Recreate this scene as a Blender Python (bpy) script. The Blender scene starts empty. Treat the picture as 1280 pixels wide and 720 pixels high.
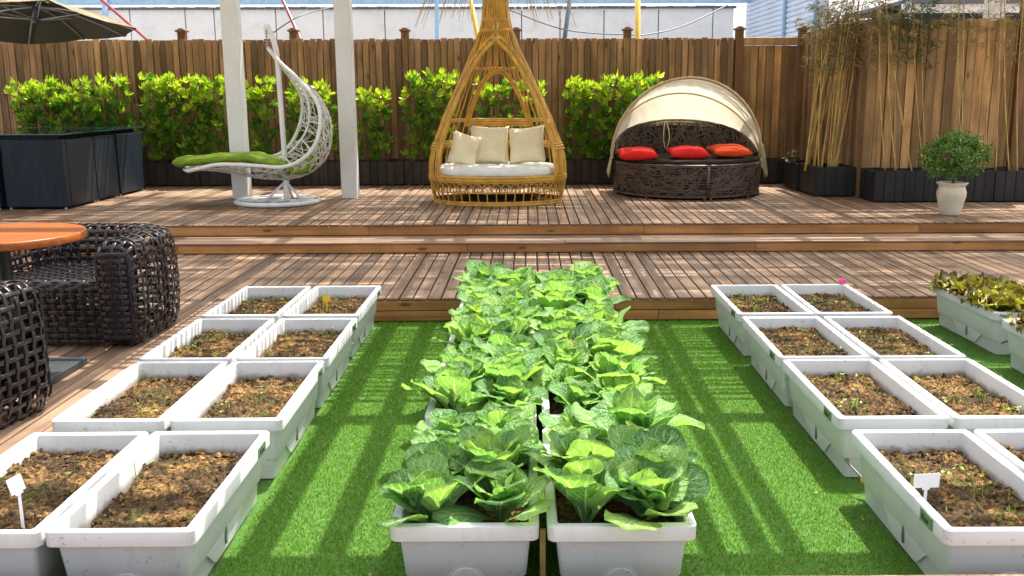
import bpy, math, random
import numpy as np
from mathutils import Vector, Matrix, Euler, noise

random.seed(7)
rng = np.random.default_rng(7)
R = math.radians
PI = math.pi
S = bpy.context.scene
COL = S.collection

# ------------------------------------------------------------------ camera
CAM_H, F_PX, PITCH, YAW, ROLL = 1.40, 1190.0, R(11.6), R(-0.41), R(-0.20)
CX = 670.0                              # the photo is cropped a little off its optical axis
cd = bpy.data.cameras.new('camera')
cd.sensor_width = 36.0
cd.lens = F_PX / 1280 * 36.0
cd.shift_x = -(CX - 640) / 1280
cd.clip_start = 0.05
cd.clip_end = 3000
cam = bpy.data.objects.new('camera', cd)
COL.objects.link(cam)
cam.location = (0, 0, CAM_H)
CAM_M = Matrix.Rotation(YAW, 3, 'Z') @ Matrix.Rotation(PI / 2 - PITCH, 3, 'X') @ Matrix.Rotation(ROLL, 3, 'Z')
cam.rotation_euler = CAM_M.to_euler()
S.camera = cam


def pt(px, py, D):
    """point at depth Y = D seen at photo pixel (px, py): used to take measurements off the photo"""
    d = CAM_M @ Vector(((px - CX) / F_PX, -(py - 360) / F_PX, -1.0))
    k = D / d.y
    return Vector((d.x * k, D, CAM_H + d.z * k))


def ptz(px, py, z):
    d = CAM_M @ Vector(((px - CX) / F_PX, -(py - 360) / F_PX, -1.0))
    k = (z - CAM_H) / d.z
    return Vector((d.x * k, d.y * k, z))


# ------------------------------------------------------------------ materials
def new_mat(name):
    m = bpy.data.materials.new(name)
    m.use_nodes = True
    nt = m.node_tree
    nt.nodes.clear()
    out = nt.nodes.new('ShaderNodeOutputMaterial')
    b = nt.nodes.new('ShaderNodeBsdfPrincipled')
    nt.links.new(b.outputs[0], out.inputs[0])
    return m, nt, b, out


def N(nt, t, **kw):
    n = nt.nodes.new(t)
    for k, v in kw.items():
        if k.startswith('i_'):
            key = k[2:]
            key = int(key) if key.isdigit() else key
            n.inputs[key].default_value = v
        else:
            setattr(n, k, v)
    return n


def ramp(nt, fac, stops):
    r = nt.nodes.new('ShaderNodeValToRGB')
    el = r.color_ramp.elements
    while len(el) < len(stops):
        el.new(0.5)
    for e, (p, c) in zip(el, stops):
        e.position = p
        e.color = (*c, 1) if len(c) == 3 else c
    nt.links.new(fac, r.inputs[0])
    return r.outputs[0]


def mix(nt, fac, a, b, mode='MIX'):
    m = nt.nodes.new('ShaderNodeMix')
    m.data_type = 'RGBA'
    m.blend_type = mode
    for sock, v in ((0, fac), (6, a), (7, b)):
        if isinstance(v, (int, float)):
            m.inputs[sock].default_value = v
        elif isinstance(v, tuple):
            m.inputs[sock].default_value = (*v, 1)
        else:
            nt.links.new(v, m.inputs[sock])
    return m.outputs[2]


def bump(nt, b, h, strength=0.3, dist=0.01):
    n = nt.nodes.new('ShaderNodeBump')
    n.inputs['Strength'].default_value = strength
    n.inputs['Distance'].default_value = dist
    nt.links.new(h, n.inputs['Height'])
    nt.links.new(n.outputs[0], b.inputs['Normal'])


def noise_tex(nt, vec, scale, detail=4, rough=0.55):
    n = N(nt, 'ShaderNodeTexNoise')
    n.inputs['Scale'].default_value = scale
    n.inputs['Detail'].default_value = detail
    n.inputs['Roughness'].default_value = rough
    if vec is not None:
        nt.links.new(vec, n.inputs['Vector'])
    return n.outputs['Fac']


def wood_mat(name, axis, cols, rough=0.6, stain=0.5, knots=True, spread=0.5, grain=26.0, along=1.3, spec=0.3, stain_col=None):
    """board wood: grain runs along 'axis', each loose board gets its own tone"""
    m, nt, b, out = new_mat(name)
    tc = N(nt, 'ShaderNodeTexCoord')
    geo = N(nt, 'ShaderNodeNewGeometry')
    isl = geo.outputs['Random Per Island']
    off = N(nt, 'ShaderNodeCombineXYZ')
    mul = N(nt, 'ShaderNodeMath', operation='MULTIPLY', i_1=37.0)
    nt.links.new(isl, mul.inputs[0])
    for i in range(3):
        nt.links.new(mul.outputs[0], off.inputs[i])
    add = N(nt, 'ShaderNodeVectorMath', operation='ADD')
    nt.links.new(tc.outputs['Object'], add.inputs[0])
    nt.links.new(off.outputs[0], add.inputs[1])
    mp = N(nt, 'ShaderNodeMapping')
    sc = [grain] * 3
    sc[axis] = along
    mp.inputs['Scale'].default_value = sc
    nt.links.new(add.outputs[0], mp.inputs['Vector'])
    g = noise_tex(nt, mp.outputs[0], 1.0, 6, 0.65)
    c = ramp(nt, g, [(0.25, cols[0]), (0.5, cols[1]), (0.75, cols[2])])
    # tone of the single board
    tone = ramp(nt, isl, [(0.0, (1 - spread,) * 3), (0.45, (0.95, 0.95, 0.95)), (0.8, (1.08, 1.02, 0.97)), (1.0, (1 + spread * 0.7, 1 + spread * 0.55, 1 + spread * 0.45))])
    c = mix(nt, 1.0, c, tone, 'MULTIPLY')
    # weather stains
    st = noise_tex(nt, add.outputs[0], 2.3, 5, 0.6)
    sf = ramp(nt, st, [(0.42, (0, 0, 0)), (0.68, (stain,) * 3)])
    c = mix(nt, sf, c, stain_col or tuple(x * 0.45 for x in cols[0]))
    if knots:
        mp2 = N(nt, 'ShaderNodeMapping')
        s2 = [9.0] * 3
        s2[axis] = 3.0
        mp2.inputs['Scale'].default_value = s2
        nt.links.new(add.outputs[0], mp2.inputs['Vector'])
        v = N(nt, 'ShaderNodeTexVoronoi', feature='F1')
        v.inputs['Scale'].default_value = 1.0
        nt.links.new(mp2.outputs[0], v.inputs['Vector'])
        kf = ramp(nt, v.outputs['Distance'], [(0.06, (0.85, 0.85, 0.85)), (0.16, (0, 0, 0))])
        c = mix(nt, kf, c, tuple(x * 0.3 for x in cols[0]))
    nt.links.new(c, b.inputs['Base Color'])
    rr = ramp(nt, g, [(0.2, (rough + 0.12,) * 3), (0.8, (rough - 0.08,) * 3)])
    nt.links.new(rr, b.inputs['Roughness'])
    b.inputs['Specular IOR Level'].default_value = spec
    bump(nt, b, g, 0.35, 0.004)
    return m


def plain(name, col, rough=0.5, metal=0.0, var=0.15, scale=12.0, bmp=0.0, spec=0.5, bscale=None, dirt=None, coat=0.0):
    m, nt, b, out = new_mat(name)
    tc = N(nt, 'ShaderNodeTexCoord')
    n = noise_tex(nt, tc.outputs['Object'], scale, 5, 0.6)
    lo = tuple(c * (1 - var) for c in col)
    hi = tuple(min(1, c * (1 + var)) for c in col)
    c = ramp(nt, n, [(0.3, lo), (0.7, hi)])
    if dirt:
        n2 = noise_tex(nt, tc.outputs['Object'], dirt[1], 6, 0.7)
        f = ramp(nt, n2, [(dirt[2], (0, 0, 0)), (dirt[2] + 0.12, (dirt[3],) * 3)])
        c = mix(nt, f, c, dirt[0])
    nt.links.new(c, b.inputs['Base Color'])
    b.inputs['Roughness'].default_value = rough
    b.inputs['Metallic'].default_value = metal
    b.inputs['Specular IOR Level'].default_value = spec
    b.inputs['Coat Weight'].default_value = coat
    if bmp:
        n3 = noise_tex(nt, tc.outputs['Object'], bscale or scale * 4, 4, 0.6)
        bump(nt, b, n3, bmp, 0.01)
    return m


def cloth_mat(name, col, trans=0.0, weave=420.0, rough=0.85):
    m, nt, b, out = new_mat(name)
    tc = N(nt, 'ShaderNodeTexCoord')
    n = noise_tex(nt, tc.outputs['Object'], 9.0, 5, 0.6)
    c = ramp(nt, n, [(0.3, tuple(x * 0.9 for x in col)), (0.7, tuple(min(1, x * 1.06) for x in col))])
    nt.links.new(c, b.inputs['Base Color'])
    b.inputs['Roughness'].default_value = rough
    b.inputs['Specular IOR Level'].default_value = 0.2
    n3 = noise_tex(nt, tc.outputs['Object'], 16.0, 5, 0.6)
    bump(nt, b, n3, 0.5, 0.02)
    if trans:
        t = N(nt, 'ShaderNodeBsdfTranslucent')
        nt.links.new(c, t.inputs[0])
        ms = N(nt, 'ShaderNodeMixShader')
        ms.inputs[0].default_value = trans
        nt.links.new(b.outputs[0], ms.inputs[1])
        nt.links.new(t.outputs[0], ms.inputs[2])
        nt.links.new(ms.outputs[0], out.inputs[0])
    return m


def leaf_mat(name, stops, trans=0.35, rough=0.38, veins=False, spec=0.5, var_attr=False):
    """leaf: tone per leaf (loose face island) and, with UVs, pale midrib and side veins"""
    m, nt, b, out = new_mat(name)
    geo = N(nt, 'ShaderNodeNewGeometry')
    oi = N(nt, 'ShaderNodeObjectInfo')
    a = N(nt, 'ShaderNodeMath', operation='MULTIPLY_ADD', i_1=0.65, i_2=0.0)
    nt.links.new(geo.outputs['Random Per Island'], a.inputs[0])
    a2 = N(nt, 'ShaderNodeMath', operation='MULTIPLY_ADD', i_1=0.35)
    nt.links.new(oi.outputs['Random'], a2.inputs[0])
    nt.links.new(a.outputs[0], a2.inputs[2])
    fac = a2.outputs[0]
    if var_attr:
        at = N(nt, 'ShaderNodeAttribute', attribute_name='young')
        fac = at.outputs['Fac']
    c = ramp(nt, fac, stops)
    tcol = c
    if veins:
        uv = N(nt, 'ShaderNodeUVMap')
        sx = N(nt, 'ShaderNodeSeparateXYZ')
        nt.links.new(uv.outputs[0], sx.inputs[0])

        def M(op, x, y=None, z=None):
            n = N(nt, 'ShaderNodeMath', operation=op)
            for i, v in enumerate((x, y, z)):
                if v is None:
                    continue
                if isinstance(v, (int, float)):
                    n.inputs[i].default_value = v
                else:
                    nt.links.new(v, n.inputs[i])
            return n.outputs[0]
        vv = M('ABSOLUTE', M('SUBTRACT', sx.outputs[1], 0.5))       # 0 .. .5 from midrib
        u = sx.outputs[0]
        w = M('MULTIPLY', M('SUBTRACT', 1.15, u), 0.055)
        mid = M('LESS_THAN', vv, w)
        nz = noise_tex(nt, uv.outputs[0], 7.0, 3)
        ph = M('MULTIPLY', M('ADD', M('SUBTRACT', u, M('MULTIPLY', vv, 0.75)), M('MULTIPLY', nz, 0.12)), 44.0)
        side = M('GREATER_THAN', M('SINE', ph), 0.80)
        side = M('MULTIPLY', side, 0.42)
        net = N(nt, 'ShaderNodeTexVoronoi', feature='DISTANCE_TO_EDGE')
        net.inputs['Scale'].default_value = 15.0
        nt.links.new(uv.outputs[0], net.inputs['Vector'])
        netf = M('MULTIPLY', M('LESS_THAN', net.outputs['Distance'], 0.05), 0.25)
        vf = M('MAXIMUM', M('MULTIPLY', mid, 0.85), M('MAXIMUM', side, netf))
        blo = noise_tex(nt, uv.outputs[0], 5.0, 4)
        c = mix(nt, ramp(nt, blo, [(0.35, (0, 0, 0)), (0.75, (0.45, 0.45, 0.45))]), c, (0.27, 0.46, 0.10))
        c = mix(nt, vf, c, (0.55, 0.68, 0.34))
        tcol = c
        hh = M('SUBTRACT', M('MULTIPLY', M('SINE', ph), 0.35), M('MULTIPLY', vf, 1.2))
        hh = M('ADD', hh, M('MULTIPLY', net.outputs['Distance'], 2.2))
        bump(nt, b, hh, 0.8, 0.005)
    nt.links.new(c, b.inputs['Base Color'])
    b.inputs['Roughness'].default_value = rough
    b.inputs['Specular IOR Level'].default_value = spec
    t = N(nt, 'ShaderNodeBsdfTranslucent')
    tc2 = mix(nt, 1.0, tcol, (1.08, 1.12, 0.48), 'MULTIPLY')
    nt.links.new(tc2, t.inputs[0])
    ms = N(nt, 'ShaderNodeMixShader')
    ms.inputs[0].default_value = trans
    nt.links.new(b.outputs[0], ms.inputs[1])
    nt.links.new(t.outputs[0], ms.inputs[2])
    nt.links.new(ms.outputs[0], out.inputs[0])
    return m


def soil_mat():
    m, nt, b, out = new_mat('soil')
    tc = N(nt, 'ShaderNodeTexCoord')
    geo = N(nt, 'ShaderNodeNewGeometry')
    oi = N(nt, 'ShaderNodeObjectInfo')
    mp = N(nt, 'ShaderNodeVectorMath', operation='ADD')
    cx = N(nt, 'ShaderNodeMath', operation='MULTIPLY', i_1=41.0)
    nt.links.new(oi.outputs['Random'], cx.inputs[0])
    nt.links.new(tc.outputs['Object'], mp.inputs[0])
    nt.links.new(cx.outputs[0], mp.inputs[1])
    n1 = noise_tex(nt, mp.outputs[0], 55.0, 6, 0.75)
    n2 = noise_tex(nt, mp.outputs[0], 7.5, 6, 0.7)
    c = ramp(nt, n1, [(0.36, (0.035, 0.022, 0.012)), (0.5, (0.20, 0.115, 0.05)), (0.68, (0.58, 0.33, 0.12))])
    d = ramp(nt, n1, [(0.3, (0.018, 0.013, 0.009)), (0.55, (0.08, 0.055, 0.03)), (0.75, (0.22, 0.16, 0.07))])
    c = mix(nt, ramp(nt, n2, [(0.40, (0, 0, 0)), (0.54, (0.95, 0.95, 0.95))]), c, d)
    n4 = noise_tex(nt, mp.outputs[0], 8.5, 5, 0.7)
    c = mix(nt, ramp(nt, n4, [(0.56, (0, 0, 0)), (0.66, (0.55, 0.55, 0.55))]), c, (0.10, 0.13, 0.025))
    isl = ramp(nt, geo.outputs['Random Per Island'], [(0, (0.6, 0.6, 0.6)), (1, (1.5, 1.45, 1.35))])
    c = mix(nt, 1.0, c, isl, 'MULTIPLY')
    nt.links.new(c, b.inputs['Base Color'])
    b.inputs['Roughness'].default_value = 0.95
    b.inputs['Specular IOR Level'].default_value = 0.15
    bump(nt, b, n1, 0.9, 0.012)
    return m


def plastic_mat(name, soiled):
    """white planter plastic with grey scuffs, soil splashes and moulding tone"""
    m, nt, b, out = new_mat(name)
    tc = N(nt, 'ShaderNodeTexCoord')
    oi = N(nt, 'ShaderNodeObjectInfo')
    ad = N(nt, 'ShaderNodeVectorMath', operation='ADD')
    cx = N(nt, 'ShaderNodeMath', operation='MULTIPLY', i_1=23.0)
    nt.links.new(oi.outputs['Random'], cx.inputs[0])
    nt.links.new(tc.outputs['Object'], ad.inputs[0])
    nt.links.new(cx.outputs[0], ad.inputs[1])
    v = ad.outputs[0]
    n = noise_tex(nt, v, 4.0, 5, 0.6)
    c = ramp(nt, n, [(0.3, (0.58, 0.58, 0.575)), (0.7, (0.66, 0.66, 0.655))])
    sp = noise_tex(nt, v, 60.0, 2, 0.5)
    sp2 = noise_tex(nt, v, 6.0, 3, 0.6)
    f = N(nt, 'ShaderNodeMath', operation='MULTIPLY')
    nt.links.new(ramp(nt, sp, [(0.64, (0, 0, 0)), (0.70, (1, 1, 1))]), f.inputs[0])
    nt.links.new(ramp(nt, sp2, [(0.45, (0, 0, 0)), (0.7, (0.7, 0.7, 0.7))]), f.inputs[1])
    c = mix(nt, f.outputs[0], c, (0.16, 0.13, 0.10))
    mp = N(nt, 'ShaderNodeMapping')
    mp.inputs['Scale'].default_value = (14, 14, 2.5)
    nt.links.new(v, mp.inputs['Vector'])
    n3 = noise_tex(nt, mp.outputs[0], 1.0, 5, 0.7)
    c = mix(nt, ramp(nt, n3, [(0.54, (0, 0, 0)), (0.78, (0.4, 0.4, 0.4))]), c, (0.40, 0.385, 0.34))
    sz = N(nt, 'ShaderNodeSeparateXYZ')
    nt.links.new(tc.outputs['Object'], sz.inputs[0])
    dn = noise_tex(nt, v, 26.0, 5, 0.7)
    ma = N(nt, 'ShaderNodeMath', operation='MULTIPLY_ADD', i_1=0.055)
    nt.links.new(dn, ma.inputs[0])
    nt.links.new(sz.outputs[2], ma.inputs[2])
    inx = N(nt, 'ShaderNodeMath', operation='ABSOLUTE')
    nt.links.new(sz.outputs[0], inx.inputs[0])
    iny = N(nt, 'ShaderNodeMath', operation='ABSOLUTE')
    nt.links.new(sz.outputs[1], iny.inputs[0])
    lx = N(nt, 'ShaderNodeMath', operation='LESS_THAN', i_1=0.1775)
    nt.links.new(inx.outputs[0], lx.inputs[0])
    ly = N(nt, 'ShaderNodeMath', operation='LESS_THAN', i_1=0.366)
    nt.links.new(iny.outputs[0], ly.inputs[0])
    ins = N(nt, 'ShaderNodeMath', operation='MULTIPLY')
    nt.links.new(lx.outputs[0], ins.inputs[0])
    nt.links.new(ly.outputs[0], ins.inputs[1])
    dz = ramp(nt, ma.outputs[0], [(0.205, (0.75, 0.75, 0.75)), (0.228, (0, 0, 0))])
    dm = N(nt, 'ShaderNodeMath', operation='MULTIPLY')
    nt.links.new(dz, dm.inputs[0])
    ins.use_clamp = True
    nt.links.new(ins.outputs[0], dm.inputs[1])
    if soiled:
        c = mix(nt, dm.outputs[0], c, (0.17, 0.12, 0.075))
    nt.links.new(c, b.inputs['Base Color'])
    b.inputs['Roughness'].default_value = 0.42
    b.inputs['Specular IOR Level'].default_value = 0.4
    bump(nt, b, noise_tex(nt, v, 90.0, 3), 0.05, 0.003)
    return m


M = {}
M['plastic'] = plastic_mat('white_plastic', False)
M['plastic_rim'] = plastic_mat('white_plastic_soiled_inside', True)
M['soil'] = soil_mat()
M['deck'] = wood_mat('deck_wood', 1, [(0.115, 0.069, 0.042), (0.275, 0.178, 0.113), (0.44, 0.32, 0.222)], 0.55, 0.55, True, 0.42, 24, 1.1)
M['deck_x'] = wood_mat('deck_wood_cross', 0, [(0.17, 0.10, 0.06), (0.31, 0.20, 0.13), (0.44, 0.31, 0.22)], 0.55, 0.45, True, 0.3, 24, 1.1)
M['fascia'] = wood_mat('fascia_wood', 0, [(0.24, 0.10, 0.030), (0.46, 0.215, 0.070), (0.58, 0.31, 0.12)], 0.5, 0.5, True, 0.25, 22, 0.9)
M['fence'] = wood_mat('fence_wood', 2, [(0.16, 0.094, 0.047), (0.32, 0.195, 0.098), (0.46, 0.30, 0.165)], 0.65, 0.5, True, 0.62, 26, 1.2, 0.2)
M['fence_warm'] = wood_mat('fence_wood_warm', 2, [(0.24, 0.130, 0.052), (0.43, 0.258, 0.112), (0.57, 0.37, 0.18)], 0.6, 0.55, True, 0.62, 24, 1.2, 0.2)
M['post_wood'] = wood_mat('post_wood', 2, [(0.10, 0.052, 0.026), (0.19, 0.10, 0.05), (0.27, 0.15, 0.08)], 0.65, 0.4, False, 0.3, 24, 1.2, 0.2)
M['table_wood'] = wood_mat('table_wood', 0, [(0.15, 0.033, 0.005), (0.28, 0.072, 0.010), (0.40, 0.13, 0.024)], 0.38, 0.25, False, 0.3, 30, 1.2, 0.3)
M['box_wood'] = wood_mat('planter_box_wood', 2, [(0.022, 0.017, 0.014), (0.038, 0.030, 0.026), (0.058, 0.047, 0.04)], 0.6, 0.3, False, 0.35, 26, 1.5)
M['box_dark'] = wood_mat('planter_box_black', 2, [(0.010, 0.010, 0.011), (0.019, 0.019, 0.020), (0.032, 0.032, 0.034)], 0.5, 0.3, False, 0.35, 26, 1.5)
M['box_soil'] = plain('dark_compost', (0.03, 0.02, 0.013), 0.95, var=0.5, scale=30, bmp=0.8)
M['under'] = plain('dark_void_fill', (0.03, 0.02, 0.014), 0.9, var=0.3)  # near-black colour standing in for the shade beneath the boards
M['white_paint'] = plain('white_paint', (0.74, 0.76, 0.76), 0.4, var=0.06, scale=3, dirt=((0.5, 0.5, 0.48), 18, 0.6, 0.35))
M['white_metal'] = plain('white_metal', (0.78, 0.79, 0.78), 0.35, var=0.08, scale=20)
M['white_strand'] = plain('white_strand', (0.72, 0.72, 0.69), 0.5, var=0.15, scale=15)
M['lime_cloth'] = cloth_mat('lime_cloth', (0.19, 0.30, 0.025))
M['rattan'] = plain('yellow_rattan', (0.58, 0.325, 0.045), 0.4, var=0.3, scale=9, dirt=((0.34, 0.16, 0.02), 25, 0.60, 0.5))
M['rattan_dry'] = plain('dry_cane', (0.52, 0.36, 0.12), 0.6, var=0.3, scale=9)
M['cream_cloth'] = cloth_mat('cream_cloth', (0.80, 0.71, 0.48))
M['white_cloth'] = cloth_mat('white_cloth', (0.82, 0.83, 0.78))
M['red_cloth'] = cloth_mat('red_cloth', (0.68, 0.02, 0.014))
M['orange_cloth'] = cloth_mat('orange_red_cloth', (0.66, 0.07, 0.014))
M['brown_cloth'] = cloth_mat('brown_cloth', (0.022, 0.014, 0.010))
M['canopy_cloth'] = cloth_mat('canopy_cloth', (0.70, 0.645, 0.50), 0.40)
M['canopy_trim'] = cloth_mat('canopy_trim', (0.62, 0.52, 0.30), 0.1)
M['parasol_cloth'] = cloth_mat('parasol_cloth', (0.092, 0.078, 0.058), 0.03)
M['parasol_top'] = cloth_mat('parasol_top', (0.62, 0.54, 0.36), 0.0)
M['brown_wicker'] = plain('brown_wicker', (0.095, 0.058, 0.040), 0.38, var=0.45, scale=22)
M['wicker_core'] = plain('wicker_core', (0.010, 0.007, 0.006), 0.8, var=0.3)
M['strap'] = plain('dark_strap', (0.019, 0.013, 0.015), 0.25, var=0.5, scale=9, bmp=0.15, bscale=70)
M['navy'] = None
M['glass_top'] = plain('dark_glass', (0.012, 0.035, 0.05), 0.05, var=0.05, spec=0.8)
M['seam_dark'] = plain('seam_dark', (0.012, 0.014, 0.018), 0.7, var=0.2)
M['bark'] = plain('bark', (0.11, 0.075, 0.045), 0.85, var=0.4, scale=25, bmp=0.5)
M['twig'] = plain('twig', (0.13, 0.12, 0.05), 0.8, var=0.4, scale=25)
M['bamboo'] = plain('bamboo_cane', (0.50, 0.33, 0.085), 0.45, var=0.4, scale=6)
M['dry_leaf'] = leaf_mat('dry_bamboo_leaf', [(0.0, (0.06, 0.07, 0.02)), (0.35, (0.16, 0.14, 0.045)), (0.65, (0.32, 0.25, 0.11)), (1.0, (0.48, 0.40, 0.24))], 0.25, 0.6)
M['bamboo_leaf'] = leaf_mat('bamboo_leaf', [(0.0, (0.02, 0.045, 0.010)), (0.6, (0.045, 0.085, 0.018)), (1.0, (0.10, 0.13, 0.035))], 0.25, 0.5)
M['laurel'] = leaf_mat('laurel_leaf', [(0.0, (0.022, 0.075, 0.010)), (0.35, (0.085, 0.23, 0.022)), (0.68, (0.27, 0.44, 0.03)), (1.0, (0.48, 0.60, 0.05))], 0.42, 0.28, var_attr=True)
M['tree_leaf'] = leaf_mat('pot_tree_leaf', [(0.0, (0.025, 0.085, 0.012)), (0.6, (0.065, 0.18, 0.022)), (1.0, (0.16, 0.31, 0.045))], 0.3, 0.35)
M['cabbage'] = leaf_mat('cabbage_leaf', [(0.0, (0.045, 0.19, 0.07)), (0.3, (0.12, 0.335, 0.105)), (0.6, (0.235, 0.46, 0.13)), (0.88, (0.31, 0.52, 0.11)), (1.0, (0.52, 0.60, 0.07))], 0.45, 0.48, veins=True, spec=0.35)
M['cabbage_stalk'] = plain('cabbage_stalk', (0.42, 0.55, 0.22), 0.4, var=0.2)
M['red_lettuce'] = leaf_mat('red_lettuce_leaf', [(0.0, (0.06, 0.04, 0.014)), (0.35, (0.16, 0.12, 0.018)), (0.65, (0.34, 0.32, 0.03)), (1.0, (0.52, 0.50, 0.07))], 0.3, 0.4)
M['weed'] = leaf_mat('weed', [(0.0, (0.10, 0.22, 0.02)), (0.6, (0.19, 0.33, 0.04)), (1.0, (0.36, 0.42, 0.08))], 0.4, 0.5)
M['turf'] = leaf_mat('turf_blade', [(0.0, (0.050, 0.15, 0.010)), (0.5, (0.135, 0.30, 0.020)), (1.0, (0.29, 0.44, 0.06))], 0.25, 0.5, spec=0.25)
M['turf_base'] = plain('turf_base', (0.065, 0.17, 0.015), 0.9, var=0.35, scale=60, bmp=0.9, bscale=300)
M['ground'] = plain('concrete_ground', (0.30, 0.29, 0.27), 0.9, var=0.2, scale=2)
M['pot'] = plain('cream_glaze', (0.62, 0.55, 0.43), 0.3, var=0.12, scale=8, dirt=((0.40, 0.33, 0.24), 22, 0.55, 0.5))
M['tag_white'] = plain('tag_white', (0.86, 0.86, 0.86), 0.4, var=0.03)
M['tag_yellow'] = plain('tag_yellow', (0.80, 0.52, 0.01), 0.4, var=0.05)
M['tag_pink'] = plain('tag_pink', (0.80, 0.05, 0.28), 0.5, var=0.1)
M['sticker'] = plain('sticker_green', (0.11, 0.19, 0.09), 0.35, var=0.2, scale=40)
M['sticker_ink'] = plain('sticker_ink', (0.012, 0.035, 0.015), 0.4, var=0.1)
M['slot'] = plain('gauge_dark', (0.12, 0.15, 0.15), 0.25, var=0.2)
M['hose'] = plain('grey_hose', (0.12, 0.12, 0.12), 0.5, var=0.2)
M['brass'] = plain('yellow_fitting', (0.72, 0.42, 0.02), 0.4, var=0.2)
M['wall_white'] = plain('wall_panel_white', (0.80, 0.78, 0.75), 0.7, var=0.06, scale=1.5, dirt=((0.55, 0.50, 0.48), 3.5, 0.52, 0.35))
M['wall_seam'] = plain('wall_seam', (0.12, 0.12, 0.13), 0.8)
M['blue_steel'] = plain('blue_steel', (0.32, 0.50, 0.68), 0.45, var=0.15)
M['blue_clad'] = plain('blue_cladding', (0.55, 0.65, 0.78), 0.4, var=0.12, scale=2)
M['tile_dark'] = plain('coping_tile', (0.09, 0.10, 0.12), 0.6, var=0.3, scale=20)
M['red_paint'] = plain('red_paint', (0.30, 0.05, 0.06), 0.4)
M['yellow_paint'] = plain('yellow_paint', (0.58, 0.36, 0.04), 0.4)
M['steel_dark'] = plain('dark_steel', (0.045, 0.06, 0.075), 0.4, var=0.2)
M['grey_metal'] = plain('grey_metal', (0.45, 0.46, 0.46), 0.35, metal=0.6, var=0.1)
M['base_plate'] = plain('base_plate', (0.035, 0.040, 0.045), 0.4, var=0.3, scale=14)


def navy_mat():
    m, nt, b, out = new_mat('navy_wicker')
    tc = N(nt, 'ShaderNodeTexCoord')
    w = N(nt, 'ShaderNodeTexWave', wave_type='BANDS', bands_direction='Z')
    w.inputs['Scale'].default_value = 45.0
    w.inputs['Distortion'].default_value = 0.4
    nt.links.new(tc.outputs['Object'], w.inputs['Vector'])
    mp = N(nt, 'ShaderNodeMapping')
    mp.inputs['Scale'].default_value = (40, 40, 3)
    nt.links.new(tc.outputs['Object'], mp.inputs['Vector'])
    n = noise_tex(nt, mp.outputs[0], 1.0, 4, 0.6)
    c = ramp(nt, n, [(0.3, (0.006, 0.011, 0.018)), (0.7, (0.018, 0.029, 0.043))])
    nt.links.new(c, b.inputs['Base Color'])
    b.inputs['Roughness'].default_value = 0.42
    b.inputs['Specular IOR Level'].default_value = 0.25
    bump(nt, b, w.outputs['Fac'], 0.4, 0.006)
    return m


M['navy'] = navy_mat()

# ------------------------------------------------------------------ mesh builder
ORIG = {}


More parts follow.
